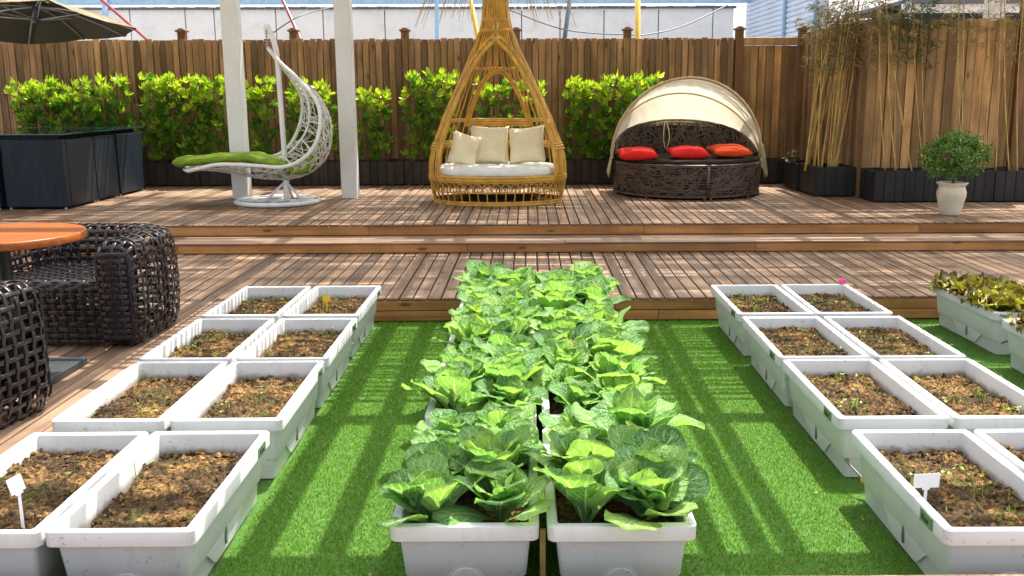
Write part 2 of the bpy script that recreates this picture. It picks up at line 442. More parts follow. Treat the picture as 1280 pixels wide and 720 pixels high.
class MB:
    def __init__(s):
        s.v, s.f, s.uv, s.attr = [], [], None, None

    def quadgrid(s, P, closed_u=False, closed_v=False, uvs=False, flip=False):
        """P[i][j] grid of points"""
        n, m_ = len(P), len(P[0])
        o = len(s.v)
        for row in P:
            s.v.extend([tuple(p) for p in row])
        if uvs:
            if s.uv is None:
                s.uv = {}
            for i in range(n):
                for j in range(m_):
                    s.uv[o + i * m_ + j] = (i / (n - 1), j / (m_ - 1))
        for i in range(n if closed_u else n - 1):
            for j in range(m_ if closed_v else m_ - 1):
                a = o + i * m_ + j
                b = o + i * m_ + (j + 1) % m_
                c = o + ((i + 1) % n) * m_ + (j + 1) % m_
                d = o + ((i + 1) % n) * m_ + j
                s.f.append((a, d, c, b) if flip else (a, b, c, d))
        return o

    def box(s, x0, x1, y0, y1, z0, z1):
        o = len(s.v)
        s.v += [(x0, y0, z0), (x1, y0, z0), (x1, y1, z0), (x0, y1, z0), (x0, y0, z1), (x1, y0, z1), (x1, y1, z1), (x0, y1, z1)]
        s.f += [tuple(o + i for i in q) for q in ((0, 3, 2, 1), (4, 5, 6, 7), (0, 1, 5, 4), (1, 2, 6, 5), (2, 3, 7, 6), (3, 0, 4, 7))]
        return o

    def obox(s, c, ax, ay, az):
        """box from centre and three half-axis vectors"""
        c, ax, ay, az = map(Vector, (c, ax, ay, az))
        o = len(s.v)
        for sz in (-1, 1):
            for sx, sy in ((-1, -1), (1, -1), (1, 1), (-1, 1)):
                s.v.append(tuple(c + ax * sx + ay * sy + az * sz))
        s.f += [tuple(o + i for i in q) for q in ((0, 3, 2, 1), (4, 5, 6, 7), (0, 1, 5, 4), (1, 2, 6, 5), (2, 3, 7, 6), (3, 0, 4, 7))]

    def tube(s, pts, r, n=6, closed=False, cap=True):
        pts = [Vector(p) for p in pts]
        k = len(pts)
        rr = r if isinstance(r, (list, tuple)) else [r] * k
        rows = []
        ref = None
        for i, p in enumerate(pts):
            if closed:
                t = pts[(i + 1) % k] - pts[i - 1]
            else:
                t = pts[min(i + 1, k - 1)] - pts[max(i - 1, 0)]
            if t.length < 1e-9:
                t = Vector((0, 0, 1))
            t.normalize()
            if ref is None:
                ref = Vector((0, 0, 1)) if abs(t.z) < 0.9 else Vector((1, 0, 0))
            a = ref - t * ref.dot(t)
            if a.length < 1e-6:
                a = t.orthogonal()
            a.normalize()
            ref = a
            b = t.cross(a)
            rows.append([p + (a * math.cos(2 * PI * j / n) + b * math.sin(2 * PI * j / n)) * rr[i] for j in range(n)])
        o = s.quadgrid(rows, closed_u=closed, closed_v=True)
        if cap and not closed:
            s.f.append(tuple(o + j for j in range(n))[::-1])
            s.f.append(tuple(o + (k - 1) * n + j for j in range(n)))

    def ribbon(s, pts, nrm, w, th=0.0022):
        """flat strap along pts, slightly arched, with thickness"""
        k = len(pts)
        rows = []
        for i in range(k):
            t = (pts[min(i + 1, k - 1)] - pts[max(i - 1, 0)]).normalized()
            n_ = nrm[i].normalized()
            b = t.cross(n_)
            if b.length < 1e-6:
                b = t.orthogonal()
            b.normalize()
            p = pts[i]
            rows.append([p - b * w / 2, p + n_ * th - b * w * 0.28, p + n_ * th + b * w * 0.28, p + b * w / 2, p - n_ * th * 0.4])
        s.quadgrid(rows, closed_v=True)

    def lathe(s, prof, n=32, c=(0, 0, 0)):
        rows = [[(c[0] + r * math.cos(2 * PI * j / n), c[1] + r * math.sin(2 * PI * j / n), c[2] + z) for j in range(n)] for r, z in prof]
        s.quadgrid(rows, closed_v=True, flip=False)

    def prism(s, poly, axis_fn, d0, d1):
        """poly of (a,b); axis_fn(a,b,d)->point"""
        o = len(s.v)
        n = len(poly)
        for d in (d0, d1):
            s.v += [tuple(axis_fn(a, b, d)) for a, b in poly]
        s.f.append(tuple(range(o, o + n))[::-1])
        s.f.append(tuple(range(o + n, o + 2 * n)))
        for i in range(n):
            j = (i + 1) % n
            s.f.append((o + i, o + j, o + n + j, o + n + i))

    def raw(s, verts, faces):
        o = len(s.v)
        s.v.extend(verts)
        s.f.extend([tuple(o + i for i in f) for f in faces])
        return o

    def build(s, name, mat, parent=None, smooth=False, bevel=0.0, seg=2, local=False, subsurf=0, mesh=None):
        me = mesh or bpy.data.meshes.new(name)
        V = s.v
        if parent is not None and not local:
            L = ORIG[parent.name]
            V = (np.array(V, dtype=float) - np.array(L)).tolist() if len(V) else V
        me.from_pydata(V, [], s.f)
        me.validate()
        if s.uv is not None:
            ul = me.uv_layers.new(name='UVMap')
            idx = np.zeros(len(me.loops), dtype=np.int32)
            me.loops.foreach_get('vertex_index', idx)
            tab = np.zeros((len(me.vertices), 2), dtype=np.float32)
            for k_, t_ in s.uv.items():
                tab[k_] = t_
            ul.data.foreach_set('uv', tab[idx].ravel())
        if s.attr is not None:
            a = me.attributes.new('young', 'FLOAT', 'POINT')
            a.data.foreach_set('value', np.array(s.attr, dtype=np.float32))
        me.update()
        if smooth:
            me.polygons.foreach_set('use_smooth', [True] * len(me.polygons))
        me.materials.append(mat)
        o = bpy.data.objects.new(name, me)
        COL.objects.link(o)
        if parent is not None:
            o.parent = parent
            ORIG[o.name] = ORIG[parent.name]
        else:
            ORIG[o.name] = (0, 0, 0)
        if bevel:
            b = o.modifiers.new('bevel', 'BEVEL')
            b.width = bevel
            b.segments = seg
            b.limit_method = 'ANGLE'
            b.angle_limit = R(40)
            if not smooth:
                me.polygons.foreach_set('use_smooth', [True] * len(me.polygons))
                b.harden_normals = True
        if subsurf:
            q = o.modifiers.new('sub', 'SUBSURF')
            q.levels = q.render_levels = subsurf
        return o


def tag(o, label, cat, group=None, kind=None):
    o['label'] = label
    o['category'] = cat
    if group:
        o['group'] = group
    if kind:
        o['kind'] = kind
    return o


def thing(name, label, cat, loc=(0, 0, 0), rz=0.0, group=None):
    o = bpy.data.objects.new(name, None)
    o.empty_display_size = 0.1
    COL.objects.link(o)
    o.location = loc
    o.rotation_euler = (0, 0, rz)
    ORIG[o.name] = tuple(loc)
    return tag(o, label, cat, group)


def struct(o):
    o['kind'] = 'structure'
    return o


def copy_tree(o, parent=None):
    c = o.copy()
    COL.objects.link(c)
    if parent is not None:
        c.parent = parent
    for ch in list(o.children):
        copy_tree(ch, c)
    return c


def smoothpath(pts, n):
    """Catmull-Rom through pts, n samples"""
    P = [Vector(p) for p in pts]
    k = len(P)
    out = []
    for i in range(n):
        t = i / (n - 1) * (k - 1)
        a = min(int(t), k - 2)
        u = t - a
        p0, p1, p2, p3 = P[max(a - 1, 0)], P[a], P[a + 1], P[min(a + 2, k - 1)]
        out.append(0.5 * ((2 * p1) + (p2 - p0) * u + (2 * p0 - 5 * p1 + 4 * p2 - p3) * u * u + (3 * p1 - p0 - 3 * p2 + p3) * u ** 3))
    return out


# ------------------------------------------------------------------ world and sun
SUN_DX, SUN_DY = 0.25, 0.40            # shadow of a 1 m stick falls this far to -X and -Y
sd = Vector((SUN_DX, SUN_DY, 1.0)).normalized()
elev = math.asin(sd.z)
w = bpy.data.worlds.new('World')
S.world = w
w.use_nodes = True
nt = w.node_tree
nt.nodes.clear()
wo = nt.nodes.new('ShaderNodeOutputWorld')
bg = nt.nodes.new('ShaderNodeBackground')
sky = nt.nodes.new('ShaderNodeTexSky')
sky.sky_type = 'NISHITA'
sky.sun_disc = False
sky.sun_elevation = elev
sky.sun_rotation = math.atan2(sd.x, sd.y)
sky.air_density = 1.0
sky.dust_density = 5.0
sky.ozone_density = 0.5
bg.inputs[1].default_value = 0.15
hs = nt.nodes.new('ShaderNodeHueSaturation')
hs.inputs['Saturation'].default_value = 0.45
nt.links.new(sky.outputs[0], hs.inputs['Color'])
nt.links.new(hs.outputs[0], bg.inputs[0])
nt.links.new(bg.outputs[0], wo.inputs[0])
sl = bpy.data.lights.new('sun', 'SUN')
sl.energy = 3.6
sl.angle = R(0.4)
sl.color = (1.0, 0.95, 0.86)
so = bpy.data.objects.new('sun', sl)
COL.objects.link(so)
so.rotation_euler = sd.to_track_quat('Z', 'Y').to_euler()
so.location = (4, 6, 12)
S.view_settings.view_transform = 'Standard'
S.view_settings.look = 'None'
S.view_settings.exposure = 1.52
S.view_settings.gamma = 1.0
S.view_settings.use_curve_mapping = False
S.cycles.max_bounces = 8
S.cycles.diffuse_bounces = 5
S.cycles.transmission_bounces = 4
S.cycles.use_denoising = True

# ------------------------------------------------------------------ setting: ground, lawn, decks
Z1, ZS, Z2 = 0.15, 0.236, 0.331          # lower deck, step, upper deck
YD, YS1, YS2 = 5.785, 7.49, 7.88        # deck front, first riser, second riser
XW = -1.755                             # edge of the left deck wing
YN = 2.295                              # edge of the near deck

m = MB()
m.raw([(-900, -900, -0.06), (900, -900, -0.06), (900, 900, -0.06), (-900, 900, -0.06)], [(0, 1, 2, 3)])
struct(m.build('ground', M['ground']))
m = MB()
m.raw([(XW, YN, 0), (6.2, YN, 0), (6.2, YD, 0), (XW, YD, 0)], [(0, 1, 2, 3)])
struct(m.build('lawn', M['turf_base']))


def boards_y(mb, x0, x1, y0, y1, z, pitch=0.087, gap=0.009, th=0.014, cut=None):
    x = x0
    i = 0
    while x < x1 - 0.01:
        xe = min(x + pitch - gap, x1)
        dz = random.uniform(-0.0012, 0.0012)
        cuts = [y0] + sorted(random.uniform(y0 + 0.4, y1 - 0.4) for _ in range(cut or 0)) + [y1]
        for a, b in zip(cuts[:-1], cuts[1:]):
            if b - a > 0.1:
                mb.box(x, xe, a + 0.0015, b - 0.0015, z - th + dz, z + dz)
        x += pitch
        i += 1


def boards_x(mb, x0, x1, y0, y1, z, n, gap=0.007, th=0.014, seg=2.4):
    pw = (y1 - y0) / n
    for i in range(n):
        x = x0 - random.uniform(0, seg)
        while x < x1:
            a, b = max(x, x0), min(x + seg, x1)
            if b - a > 0.05:
                mb.box(a + 0.001, b - 0.001, y0 + i * pw + gap / 2, y0 + (i + 1) * pw - gap / 2, z - th, z)
            x += seg


m = MB()
boards_y(m, XW - 0.087 * 48, XW, YN - 1.6, YD + 0.0, Z1)                  # left wing, toward the camera
boards_y(m, -6.2, 6.6, YD + 0.001, YS1 + 0.02, Z1)
boards_x(m, XW, 6.2, YN - 0.66, YN + 0.012, Z1, 5)
struct(m.build('lower_deck', M['deck'], bevel=0.003, seg=1))
m = MB()
boards_y(m, -7.4, 6.9, YS2 - 0.02, 12.1, Z2, cut=1)
struct(m.build('upper_deck', M['deck'], bevel=0.003, seg=1))
m = MB()
boards_x(m, -6.6, 6.6, YS1 - 0.015, YS2, ZS, 3)
struct(m.build('deck_step', M['deck_x'], bevel=0.003, seg=1))


def fascia(mb, x0, x1, y, z0, z1, n=2, th=0.022, seg=2.3):
    h = (z1 - z0) / n
    for i in range(n):
        x = x0 - random.uniform(0, seg)
        while x < x1:
            a, b = max(x, x0), min(x + seg, x1)
            if b - a > 0.05:
                mb.box(a + 0.001, b - 0.001, y - random.uniform(0, 0.003), y + th, z0 + i * h + 0.0025, z0 + (i + 1) * h - 0.0025)
            x += seg


m = MB()
fascia(m, XW, 6.4, YD + 0.004, 0.004, Z1 - 0.015, 2)
struct(m.build('deck_edge', M['fascia'], bevel=0.002, seg=1))
m = MB()
fascia(m, -6.6, 6.6, YS1, Z1 + 0.002, ZS - 0.0145, 1)
fascia(m, -6.6, 6.6, YS2 - 0.004, ZS + 0.002, Z2 - 0.0145, 1)
struct(m.build('step_edge', M['fascia'], bevel=0.002, seg=1))
m = MB()
m.box(-6.1, XW - 0.004, YN - 1.6, YD + 0.05, -0.05, Z1 - 0.018)
m.box(-6.1, 6.3, YD + 0.06, YS1 + 0.2, -0.05, Z1 - 0.018)
m.box(-6.5, 6.5, YS1 + 0.03, YS2 + 0.05, -0.05, ZS - 0.018)
m.box(-7.3, 6.8, YS2 + 0.04, 12.1, -0.05, Z2 - 0.018)
m.box(XW, 6.2, YN - 0.66, YN - 0.012, -0.05, Z1 - 0.018)
struct(m.build('deck_void_block', M['under']))  # solid dark blocks added as the void below, they stop light leaks
m = MB()
fascia(m, XW, 6.2, YN - 0.02, 0.004, Z1 - 0.015, 1)
struct(m.build('deck_near_edge', M['fascia'], bevel=0.002, seg=1))

# turf blades
def turf():
    areas = [(-0.93, 1.13, YN + 0.02, YD, 26000), (1.1, 4.2, 2.6, YD, 6000), (-1.7, -0.93, 2.4, YD, 1200)]
    VV, FF = [], []
    base = 0
    for x0, x1, y0, y1, dens in areas:
        n = int((x1 - x0) * (y1 - y0) * dens)
        t = rng.random(n)
        y = y0 + (y1 - y0) * (1 - np.sqrt(1 - t * 0.86)) / (1 - math.sqrt(0.14)) if False else y0 + (y1 - y0) * t
        x = x0 + (x1 - x0) * rng.random(n)
        h = rng.uniform(0.006, 0.0125, n)
        an = rng.uniform(0, 2 * PI, n)
        ln = rng.uniform(0.0, 0.009, n)
        la = rng.uniform(0, 2 * PI, n)
        wd = rng.uniform(0.0012, 0.0021, n)
        bx, by = np.cos(an) * wd, np.sin(an) * wd
        v = np.zeros((n, 3, 3))
        v[:, 0] = np.stack([x - bx, y - by, np.zeros(n)], 1)
        v[:, 1] = np.stack([x + bx, y + by, np.zeros(n)], 1)
        v[:, 2] = np.stack([x + np.cos(la) * ln, y + np.sin(la) * ln, h], 1)
        VV.append(v.reshape(-1, 3))
    V = np.concatenate(VV)
    nf = len(V) // 3
    me = bpy.data.meshes.new('grass')
    me.vertices.add(len(V))
    me.vertices.foreach_set('co', V.ravel())
    me.loops.add(nf * 3)
    me.loops.foreach_set('vertex_index', np.arange(nf * 3, dtype=np.int32))
    me.polygons.add(nf)
    me.polygons.foreach_set('loop_start', np.arange(0, nf * 3, 3, dtype=np.int32))
    me.polygons.foreach_set('loop_total', np.full(nf, 3, dtype=np.int32))
    me.update()
    me.materials.append(M['turf'])
    o = bpy.data.objects.new('grass', me)
    COL.objects.link(o)
    tag(o, 'short bright green artificial turf between the white planters', 'grass', kind='stuff')


turf()

# ------------------------------------------------------------------ fences
YF = 11.62


def board_fence(mb, p0, p1, zb, zt, pitch, th=0.018, jag=0.012):
    p0, p1 = Vector(p0), Vector(p1)
    L = (p1 - p0).length
    d = (p1 - p0) / L
    nrm = Vector((d.y, -d.x, 0))
    n = int(L / pitch)
    pw = L / n
    for i in range(n):
        c = p0 + d * (i + 0.5) * pw + nrm * random.choice((0, 0, 0.006, 0.012, -0.004))
        z1 = zt + random.uniform(-jag, jag * 0.4)
        hw = pw / 2 - random.uniform(0.0025, 0.006)
        mb.obox((c.x, c.y, (zb + z1) / 2), d * hw, nrm * th / 2, Vector((0, 0, (z1 - zb) / 2)))


POSTS = [2.5 - 1.32 * k for k in range(8)]
ZFT = 2.03


def fence_post(parent, x, y, z1, w=0.045):
    m = MB()
    m.box(x - w, x + w, y - w, y + w, -0.05, z1)
    p = m.build('post', M['post_wood'], parent, bevel=0.004, seg=1)
    m = MB()
    m.box(x - w - 0.018, x + w + 0.018, y - w - 0.018, y + w + 0.018, z1, z1 + 0.022)
    m.prism([(-w - 0.006, 0), (w + 0.006, 0), (0.02, 0.022), (-0.02, 0.022)], lambda a, b, d: (x + a, y + d, z1 + 0.022 + b), -w, w)
    m.build('post_cap', M['post_wood'], p, bevel=0.003, seg=1)


f = thing('wooden_fence', 'long brown vertical board fence with capped posts behind the laurel shrubs', 'fence', (0, YF, 0))
m = MB()
board_fence(m, (-8.6, YF, 0), (2.44, YF, 0), 0.05, ZFT, 0.077)
board_fence(m, (-8.6 + 0.04, YF + 0.032, 0), (2.46, YF + 0.032, 0), 0.05, ZFT - 0.02, 0.077)
m.build('board_panel', M['fence'], f, bevel=0.002, seg=1)
m = MB()
for z in (0.7, 1.2, 1.75):
    m = MB()
    m.box(-8.6, 2.42, YF + 0.055, YF + 0.095, z - 0.035, z + 0.035)
    m.build('rail', M['post_wood'], f)
for x in POSTS:
    fence_post(f, x, YF + (0.07 if x < 2.4 else 0.0), 2.115)

f = thing('fence_panel', 'short framed board panel filling the fence corner beyond the canopy daybed', 'fence panel', (2.9, YF, 0))
m = MB()
board_fence(m, (2.55, YF + 0.01, 0), (3.2, YF + 0.01, 0), 0.05, 1.94, 0.085)
board_fence(m, (2.52, YF + 0.033, 0), (3.2, YF + 0.033, 0), 0.05, 1.935, 0.085)
m.build('board_panel', M['fence_warm'], f, bevel=0.002, seg=1)
m = MB()
m.box(2.55, 3.2, YF - 0.03, YF + 0.04, 1.942, 2.03)
m.build('rail', M['fence_warm'], f, bevel=0.004, seg=1)
fence_post(f, 3.25, YF, 2.115)

XS, YR = 3.42, 9.74
f = thing('side_fence', 'short weathered board fence between the corner post and the bamboo corner', 'fence', (XS, 10.6, 0))
m = MB()
board_fence(m, (3.275, YF - 0.01, 0), (XS - 0.02, YR + 0.01, 0), 0.05, 2.09, 0.095)
board_fence(m, (3.30, YF + 0.04, 0), (XS + 0.005, YR + 0.03, 0), 0.05, 2.07, 0.095)
m.build('board_panel', M['fence'], f, bevel=0.002, seg=1)
f = thing('wooden_fence', 'orange brown board fence behind the bamboo and the potted tree', 'fence', (4.6, YR, 0))
m = MB()
board_fence(m, (XS - 0.03, YR, 0), (6.6, YR, 0), 0.05, 2.10, 0.096, jag=0.02)
board_fence(m, (XS + 0.05, YR + 0.022, 0), (6.6, YR + 0.022, 0), 0.05, 2.08, 0.096)
m.build('board_panel', M['fence_warm'], f, bevel=0.002, seg=1)
m = MB()
for z in (0.8, 1.85):
    m = MB()
    m.box(XS + 0.05, 6.6, YR + 0.045, YR + 0.085, z - 0.035, z + 0.035)
    m.build('rail', M['post_wood'], f)
fence_post(f, 4.92, YR - 0.03, 2.3, 0.05)

# ------------------------------------------------------------------ planter boxes along the fences
def planter_box(x0, x1, y0, y1, z0, h, mat, label, group):
    t = thing('planter_box', label, 'planter box', ((x0 + x1) / 2, (y0 + y1) / 2, z0), 0, group)
    m = MB()
    pw = 0.1
    for (ax, a0, a1, c) in (('x', x0, x1, y0), ('x', x0, x1, y1 - 0.02), ('y', y0 + 0.021, y1 - 0.021, x0), ('y', y0 + 0.021, y1 - 0.021, x1 - 0.02)):
        n = max(1, round((a1 - a0) / pw))
        for i in range(n):
            a, b = a0 + (a1 - a0) * i / n + 0.001, a0 + (a1 - a0) * (i + 1) / n - 0.001
            zt = z0 + h + random.uniform(-0.012, 0.006)
            e = random.uniform(0, 0.004)
            if ax == 'x':
                m.box(a, b, c - e, c + 0.02, z0 + 0.012, zt)
            else:
                m.box(c - e, c + 0.02, a, b, z0 + 0.012, zt)
    m.build('boards', mat, t, bevel=0.003, seg=1)
    m = MB()
    nx, ny = max(4, int((x1 - x0) / 0.06)), 6
    m.quadgrid([[(x0 + 0.022 + (x1 - x0 - 0.044) * i / nx, y0 + 0.022 + (y1 - y0 - 0.044) * j / ny, z0 + h - 0.05 + random.uniform(-0.012, 0.018)) for j in range(ny + 1)] for i in range(nx + 1)], flip=True)
    m.build('soil', M['box_soil'], t)
    return t


names = ['behind the far left end of the navy table', 'behind the navy glass table', 'right of the navy table under tall shrubs', 'behind the white hanging chair base', 'between the right white post and the rattan nest chair',
         'behind the yellow rattan nest chair', 'between the nest chair and the canopy daybed', 'behind the brown canopy daybed']
for i in range(8):
    x0 = -6.27 + i * 1.2
    planter_box(x0 + 0.004, x0 + 1.196, 11.27, 11.57, Z2, 0.29, M['box_wood'], 'long dark brown planter box ' + names[i], 'dark planter boxes along the back fence')
G2 = 'black planter boxes holding the bamboo'
planter_box(2.93, 3.37, 10.42, 10.98, Z2, 0.31, M['box_dark'], 'black board box with dry twigs next to the canopy daybed', G2)
planter_box(2.96, 3.372, 9.83, 10.41, Z2, 0.31, M['box_dark'], 'black board box holding the densest bamboo clump', G2)
planter_box(3.374, 4.55, 9.28, 9.70, Z2, 0.31, M['box_dark'], 'long black board box behind the potted tree', G2)
planter_box(4.556, 5.75, 9.28, 9.70, Z2, 0.31, M['box_dark'], 'long black board box at the right edge of the photo', G2)

# ------------------------------------------------------------------ laurel shrubs
def whorl(mb, c, d, n, L, W, young):
    d = d.normalized()
    a = d.orthogonal().normalized()
    b = d.cross(a)
    ph = random.uniform(0, 2 * PI)
    for k in range(n):
        t = ph + 2 * PI * k / n * 1.0 + random.uniform(-0.3, 0.3)
        out = a * math.cos(t) + b * math.sin(t)
        tilt = random.uniform(0.25, 1.15)
        e = (d * math.cos(tilt) + out * math.sin(tilt)).normalized()
        side = e.cross(out if abs(e.dot(out)) < 0.95 else d)
        if side.length < 1e-4:
            side = e.orthogonal()
        side.normalize()
        up = side.cross(e)
        l, w_ = L * random.uniform(0.7, 1.15), W * random.uniform(0.8, 1.15)
        p0 = c
        p1 = c + e * l * 0.45
        p2 = c + e * l * 0.8 - up * l * 0.06
        p3 = c + e * l * 1.05 - up * l * 0.16
        fold = up * w_ * 0.25
        o = len(mb.v)
        mb.v += [tuple(x) for x in (p0, p1 - side * w_ + fold, p1, p1 + side * w_ + fold, p2 - side * w_ * 0.75 + fold, p2, p2 + side * w_ * 0.75 + fold, p3)]
        mb.f += [(o, o + 1, o + 2), (o, o + 2, o + 3), (o + 1, o + 4, o + 5, o + 2), (o + 2, o + 5, o + 6, o + 3), (o + 4, o + 7, o + 5), (o + 5, o + 7, o + 6)]
        y = min(1, max(0, young + random.uniform(-0.12, 0.12)))
        mb.attr += [y] * 8


def shrub(label, xa, xb, zb, zt, y=11.36, dens=1.0, depth=0.24):
    cx = (xa + xb) / 2
    t = thing('laurel_shrub', label, 'shrub', (cx, y, Z2 + 0.24), 0, 'green laurel shrubs along the back fence')
    fol, stm = MB(), MB()
    fol.attr = []
    wdt = xb - xa
    ns = max(2, int(wdt / 0.13))
    for s in range(ns):
        sx = xa + wdt * (s + 0.5) / ns + random.uniform(-0.03, 0.03)
        top = zt - random.uniform(0.0, 0.16) * (1 if s % 2 else 0.5)
        lean = random.uniform(-0.06, 0.06)
        path = smoothpath([(sx * 0.6 + cx * 0.4, y + 0.02, Z2 + 0.24), (sx - lean, y, (zb + Z2 + 0.2) / 2 + 0.1), (sx + lean * 0.5, y - 0.02, top)], 9)
        stm.tube(path, [0.010 - 0.0008 * i for i in range(9)], 5)
        nb = int((top - zb) / 0.022 * dens)
        for k in range(nb):
            fr = k / max(1, nb - 1)
            z = zb + (top - zb) * fr + random.uniform(-0.03, 0.03)
            ang = random.uniform(0, 2 * PI)
            rr = random.uniform(0.02, 0.125) * (1.0 - 0.25 * fr)
            px_ = sx + lean * fr + math.cos(ang) * rr * 1.0
            py_ = y - 0.02 + math.sin(ang) * min(rr, depth) - 0.03
            d = Vector((math.cos(ang) * 0.7, math.sin(ang) * 0.6 - 0.15, 0.75))
            c = Vector((px_, py_, z))
            if rr > 0.06:
                stm.tube([Vector((sx + lean * fr * 0.6, y, z - 0.06)), c], 0.003, 4, cap=False)
            yg = 0.28 + 0.36 * random.random() ** 1.5 + (0.45 if fr > 0.72 and random.random() < 0.75 else 0) + (0.28 if random.random() < 0.16 else 0)
            whorl(fol, c, d, random.randint(6, 9), 0.092, 0.018, yg)
    for s in range(int(wdt / 0.085)):
        x = xa + wdt * (s + random.random()) / int(wdt / 0.085)
        dip = 0.20 * abs(noise.noise(Vector((x * 3.1, 5.0, 1.0)))) + random.uniform(-0.03, 0.03)
        for q in range(2):
            whorl(fol, Vector((x + random.uniform(-.03, .03), y - random.uniform(0.0, 0.12), zt - dip - random.uniform(0.0, 0.13))), Vector((random.uniform(-.4, .4), -0.25, 1)), 8, 0.095, 0.016, random.uniform(0.72, 1.0))
    fol.build('foliage', M['laurel'], t, smooth=False)
    stm.build('stem', M['twig'], t, smooth=True)


def xz(px, py, D=11.35):
    p = pt(px, py, D)
    return p.x, p.z


shr = [
    ('wide bright laurel shrub above the far end of the navy table', 18, 104, 170, 97, 1.0),
    ('narrow laurel shrub above the middle of the navy table', 110, 172, 172, 93, 1.05),
    ('tall wide laurel shrub between navy table and left white post', 176, 286, 200, 92, 0.95),
    ('sparse laurel shrub directly left of the hanging chair pole', 310, 346, 180, 97, 0.8),
    ('laurel shrub behind the curved back of the hanging chair', 352, 420, 175, 99, 0.8),
    ('dark rounded laurel shrub just right of the right white post', 446, 494, 198, 108, 1.0),
    ('laurel shrub on the left side of the rattan nest chair', 503, 580, 194, 86, 0.8),
    ('laurel shrub seen through the window of the rattan nest chair', 592, 640, 180, 96, 0.8),
    ('laurel shrub on the right shoulder of the rattan nest chair', 644, 686, 190, 94, 0.75),
    ('bright flat topped laurel shrub left of the canopy daybed', 700, 826, 192, 91, 0.9),
]
for lab, a, b, yb, ytp, dn in shr:
    xa, zb = xz(a + 8, min(198, yb + 12))
    xb, zt = xz(b - 8, ytp + 6)
    shrub(lab, xa, xb, zb, zt, dens=dn)

# ------------------------------------------------------------------ pergola (two posts in view, roof overhead throws the shadows)
def pergola():
    H0 = 2.70
    sdx, sdy = SUN_DX * H0, SUN_DY * H0
    pl = pt(301.5, 248, 9.9)
    pr = pt(437.5, 248, 9.9)
    t = thing('pergola', 'white pergola posts standing on the upper deck beside the hanging chair', 'pergola', (pl.x, 9.9, Z2))
    for (x, y, z0) in ((pl.x, 9.95, Z2), (pr.x, 9.95, Z2), (4.9, 10.35, Z2), (-4.3, 1.0, Z1), (4.9, 1.6, 0.0)):
        m = MB()
        m.box(x - 0.08, x + 0.08, y - 0.08, y + 0.08, z0, H0 + 0.02)
        m.build('post', M['white_paint'], t, bevel=0.006)
    m = MB()
    # main beams along X carried by the posts
    m.box(-7.2, 5.2, 9.88, 10.02, H0 + 0.02, H0 + 0.16)
    m.build('beam', M['white_paint'], t)
    m = MB()
    m.box(-7.2, 5.2, 1.2, 1.34, H0 + 0.02, H0 + 0.16)
    m.build('beam', M['white_paint'], t)
    m = MB()
    # rafters along Y: shadows seen on the turf
    for x, wd in ((-0.81, 0.088), (-0.575, 0.085), (0.615, 0.068), (0.765, 0.062), (0.866, 0.068), (-2.0, 0.09), (-2.9, 0.09), (-4.1, 0.09), (-5.2, 0.09), (-6.4, 0.09), (2.2, 0.08), (2.75, 0.08), (3.7, 0.09), (4.8, 0.09)):
        m = MB()
        m.box(x + sdx - wd / 2, x + sdx + wd / 2, 1.0, 11.6, H0 + 0.16, H0 + 0.22)
        m.build('rafter', M['white_paint'], t)
    m = MB()
    # cross battens: single ones over the planting beds, close laths over the decks
    for y, wd in ((4.06, 0.12), (2.73, 0.15), (2.53, 0.10), (2.36, 0.05)):
        m.box(-7.0, 5.2, y + sdy - wd / 2, y + sdy + wd / 2, H0 + 0.22, H0 + 0.25)
    y = 4.32
    while y < 5.7:
        for a, b in ((-7.0, -0.42 + sdx), (0.5 + sdx, 5.2)):
            wd = random.uniform(0.018, 0.034)
            m.box(a, b, y + sdy - wd / 2, y + sdy + wd / 2, H0 + 0.22, H0 + 0.24)
        y += random.uniform(0.045, 0.085)
    y = 5.8
    while y < 10.2:
        wd = random.uniform(0.06, 0.12)
        x = -7.0
        while x < 5.2:
            L = random.uniform(0.5, 2.2)
            if random.random() > 0.15:
                m.box(x, min(5.2, x + L), y + sdy - wd / 2, y + sdy + wd / 2, H0 + 0.22, H0 + 0.24)
            x += L + 0.004
        y += random.uniform(0.22, 0.42)
    m.build('lath', M['white_paint'], t)
    # unseen reed strips on the laths, added and broken up to dapple the shade
    m = MB()
    y = 5.78
    while y < 10.2:
        wd = random.uniform(0.020, 0.030)
        x = -7.0
        while x < 5.2:
            L = random.uniform(0.2, 1.4)
            pm = 0.15 + 0.30 * noise.noise(Vector((x * 0.9, y * 1.6, 3.0)))
            if random.random() > pm:
                m.box(x, min(5.2, x + L), y + sdy - wd / 2, y + sdy + wd / 2, H0 + 0.244, H0 + 0.250)
            x += L + 0.004
        y += random.uniform(0.030, 0.039)
    o = m.build('shade_reeds', M['rattan_dry'], t)
    o['kind'] = 'stuff'


pergola()

# ------------------------------------------------------------------ white planters
PW, PL, PH = 0.408, 0.785, 0.247


def rrect(hx, hy, r, n=5):
    out = []
    for cx, cy, a0 in ((hx - r, hy - r, 0), (-hx + r, hy - r, PI / 2), (-hx + r, -hy + r, PI), (hx - r, -hy + r, 1.5 * PI)):
        for k in range(n + 1):
            a = a0 + PI / 2 * k / n
            out.append((cx + r * math.cos(a), cy + r * math.sin(a)))
    return out


def rings(mb, spec):
    """spec: list of (hx, hy, r, z)"""
    mb.quadgrid([[(x, y, z) for x, y in rrect(hx, hy, r)] for hx, hy, r, z in spec], closed_v=True)


SOILZ = 0.178


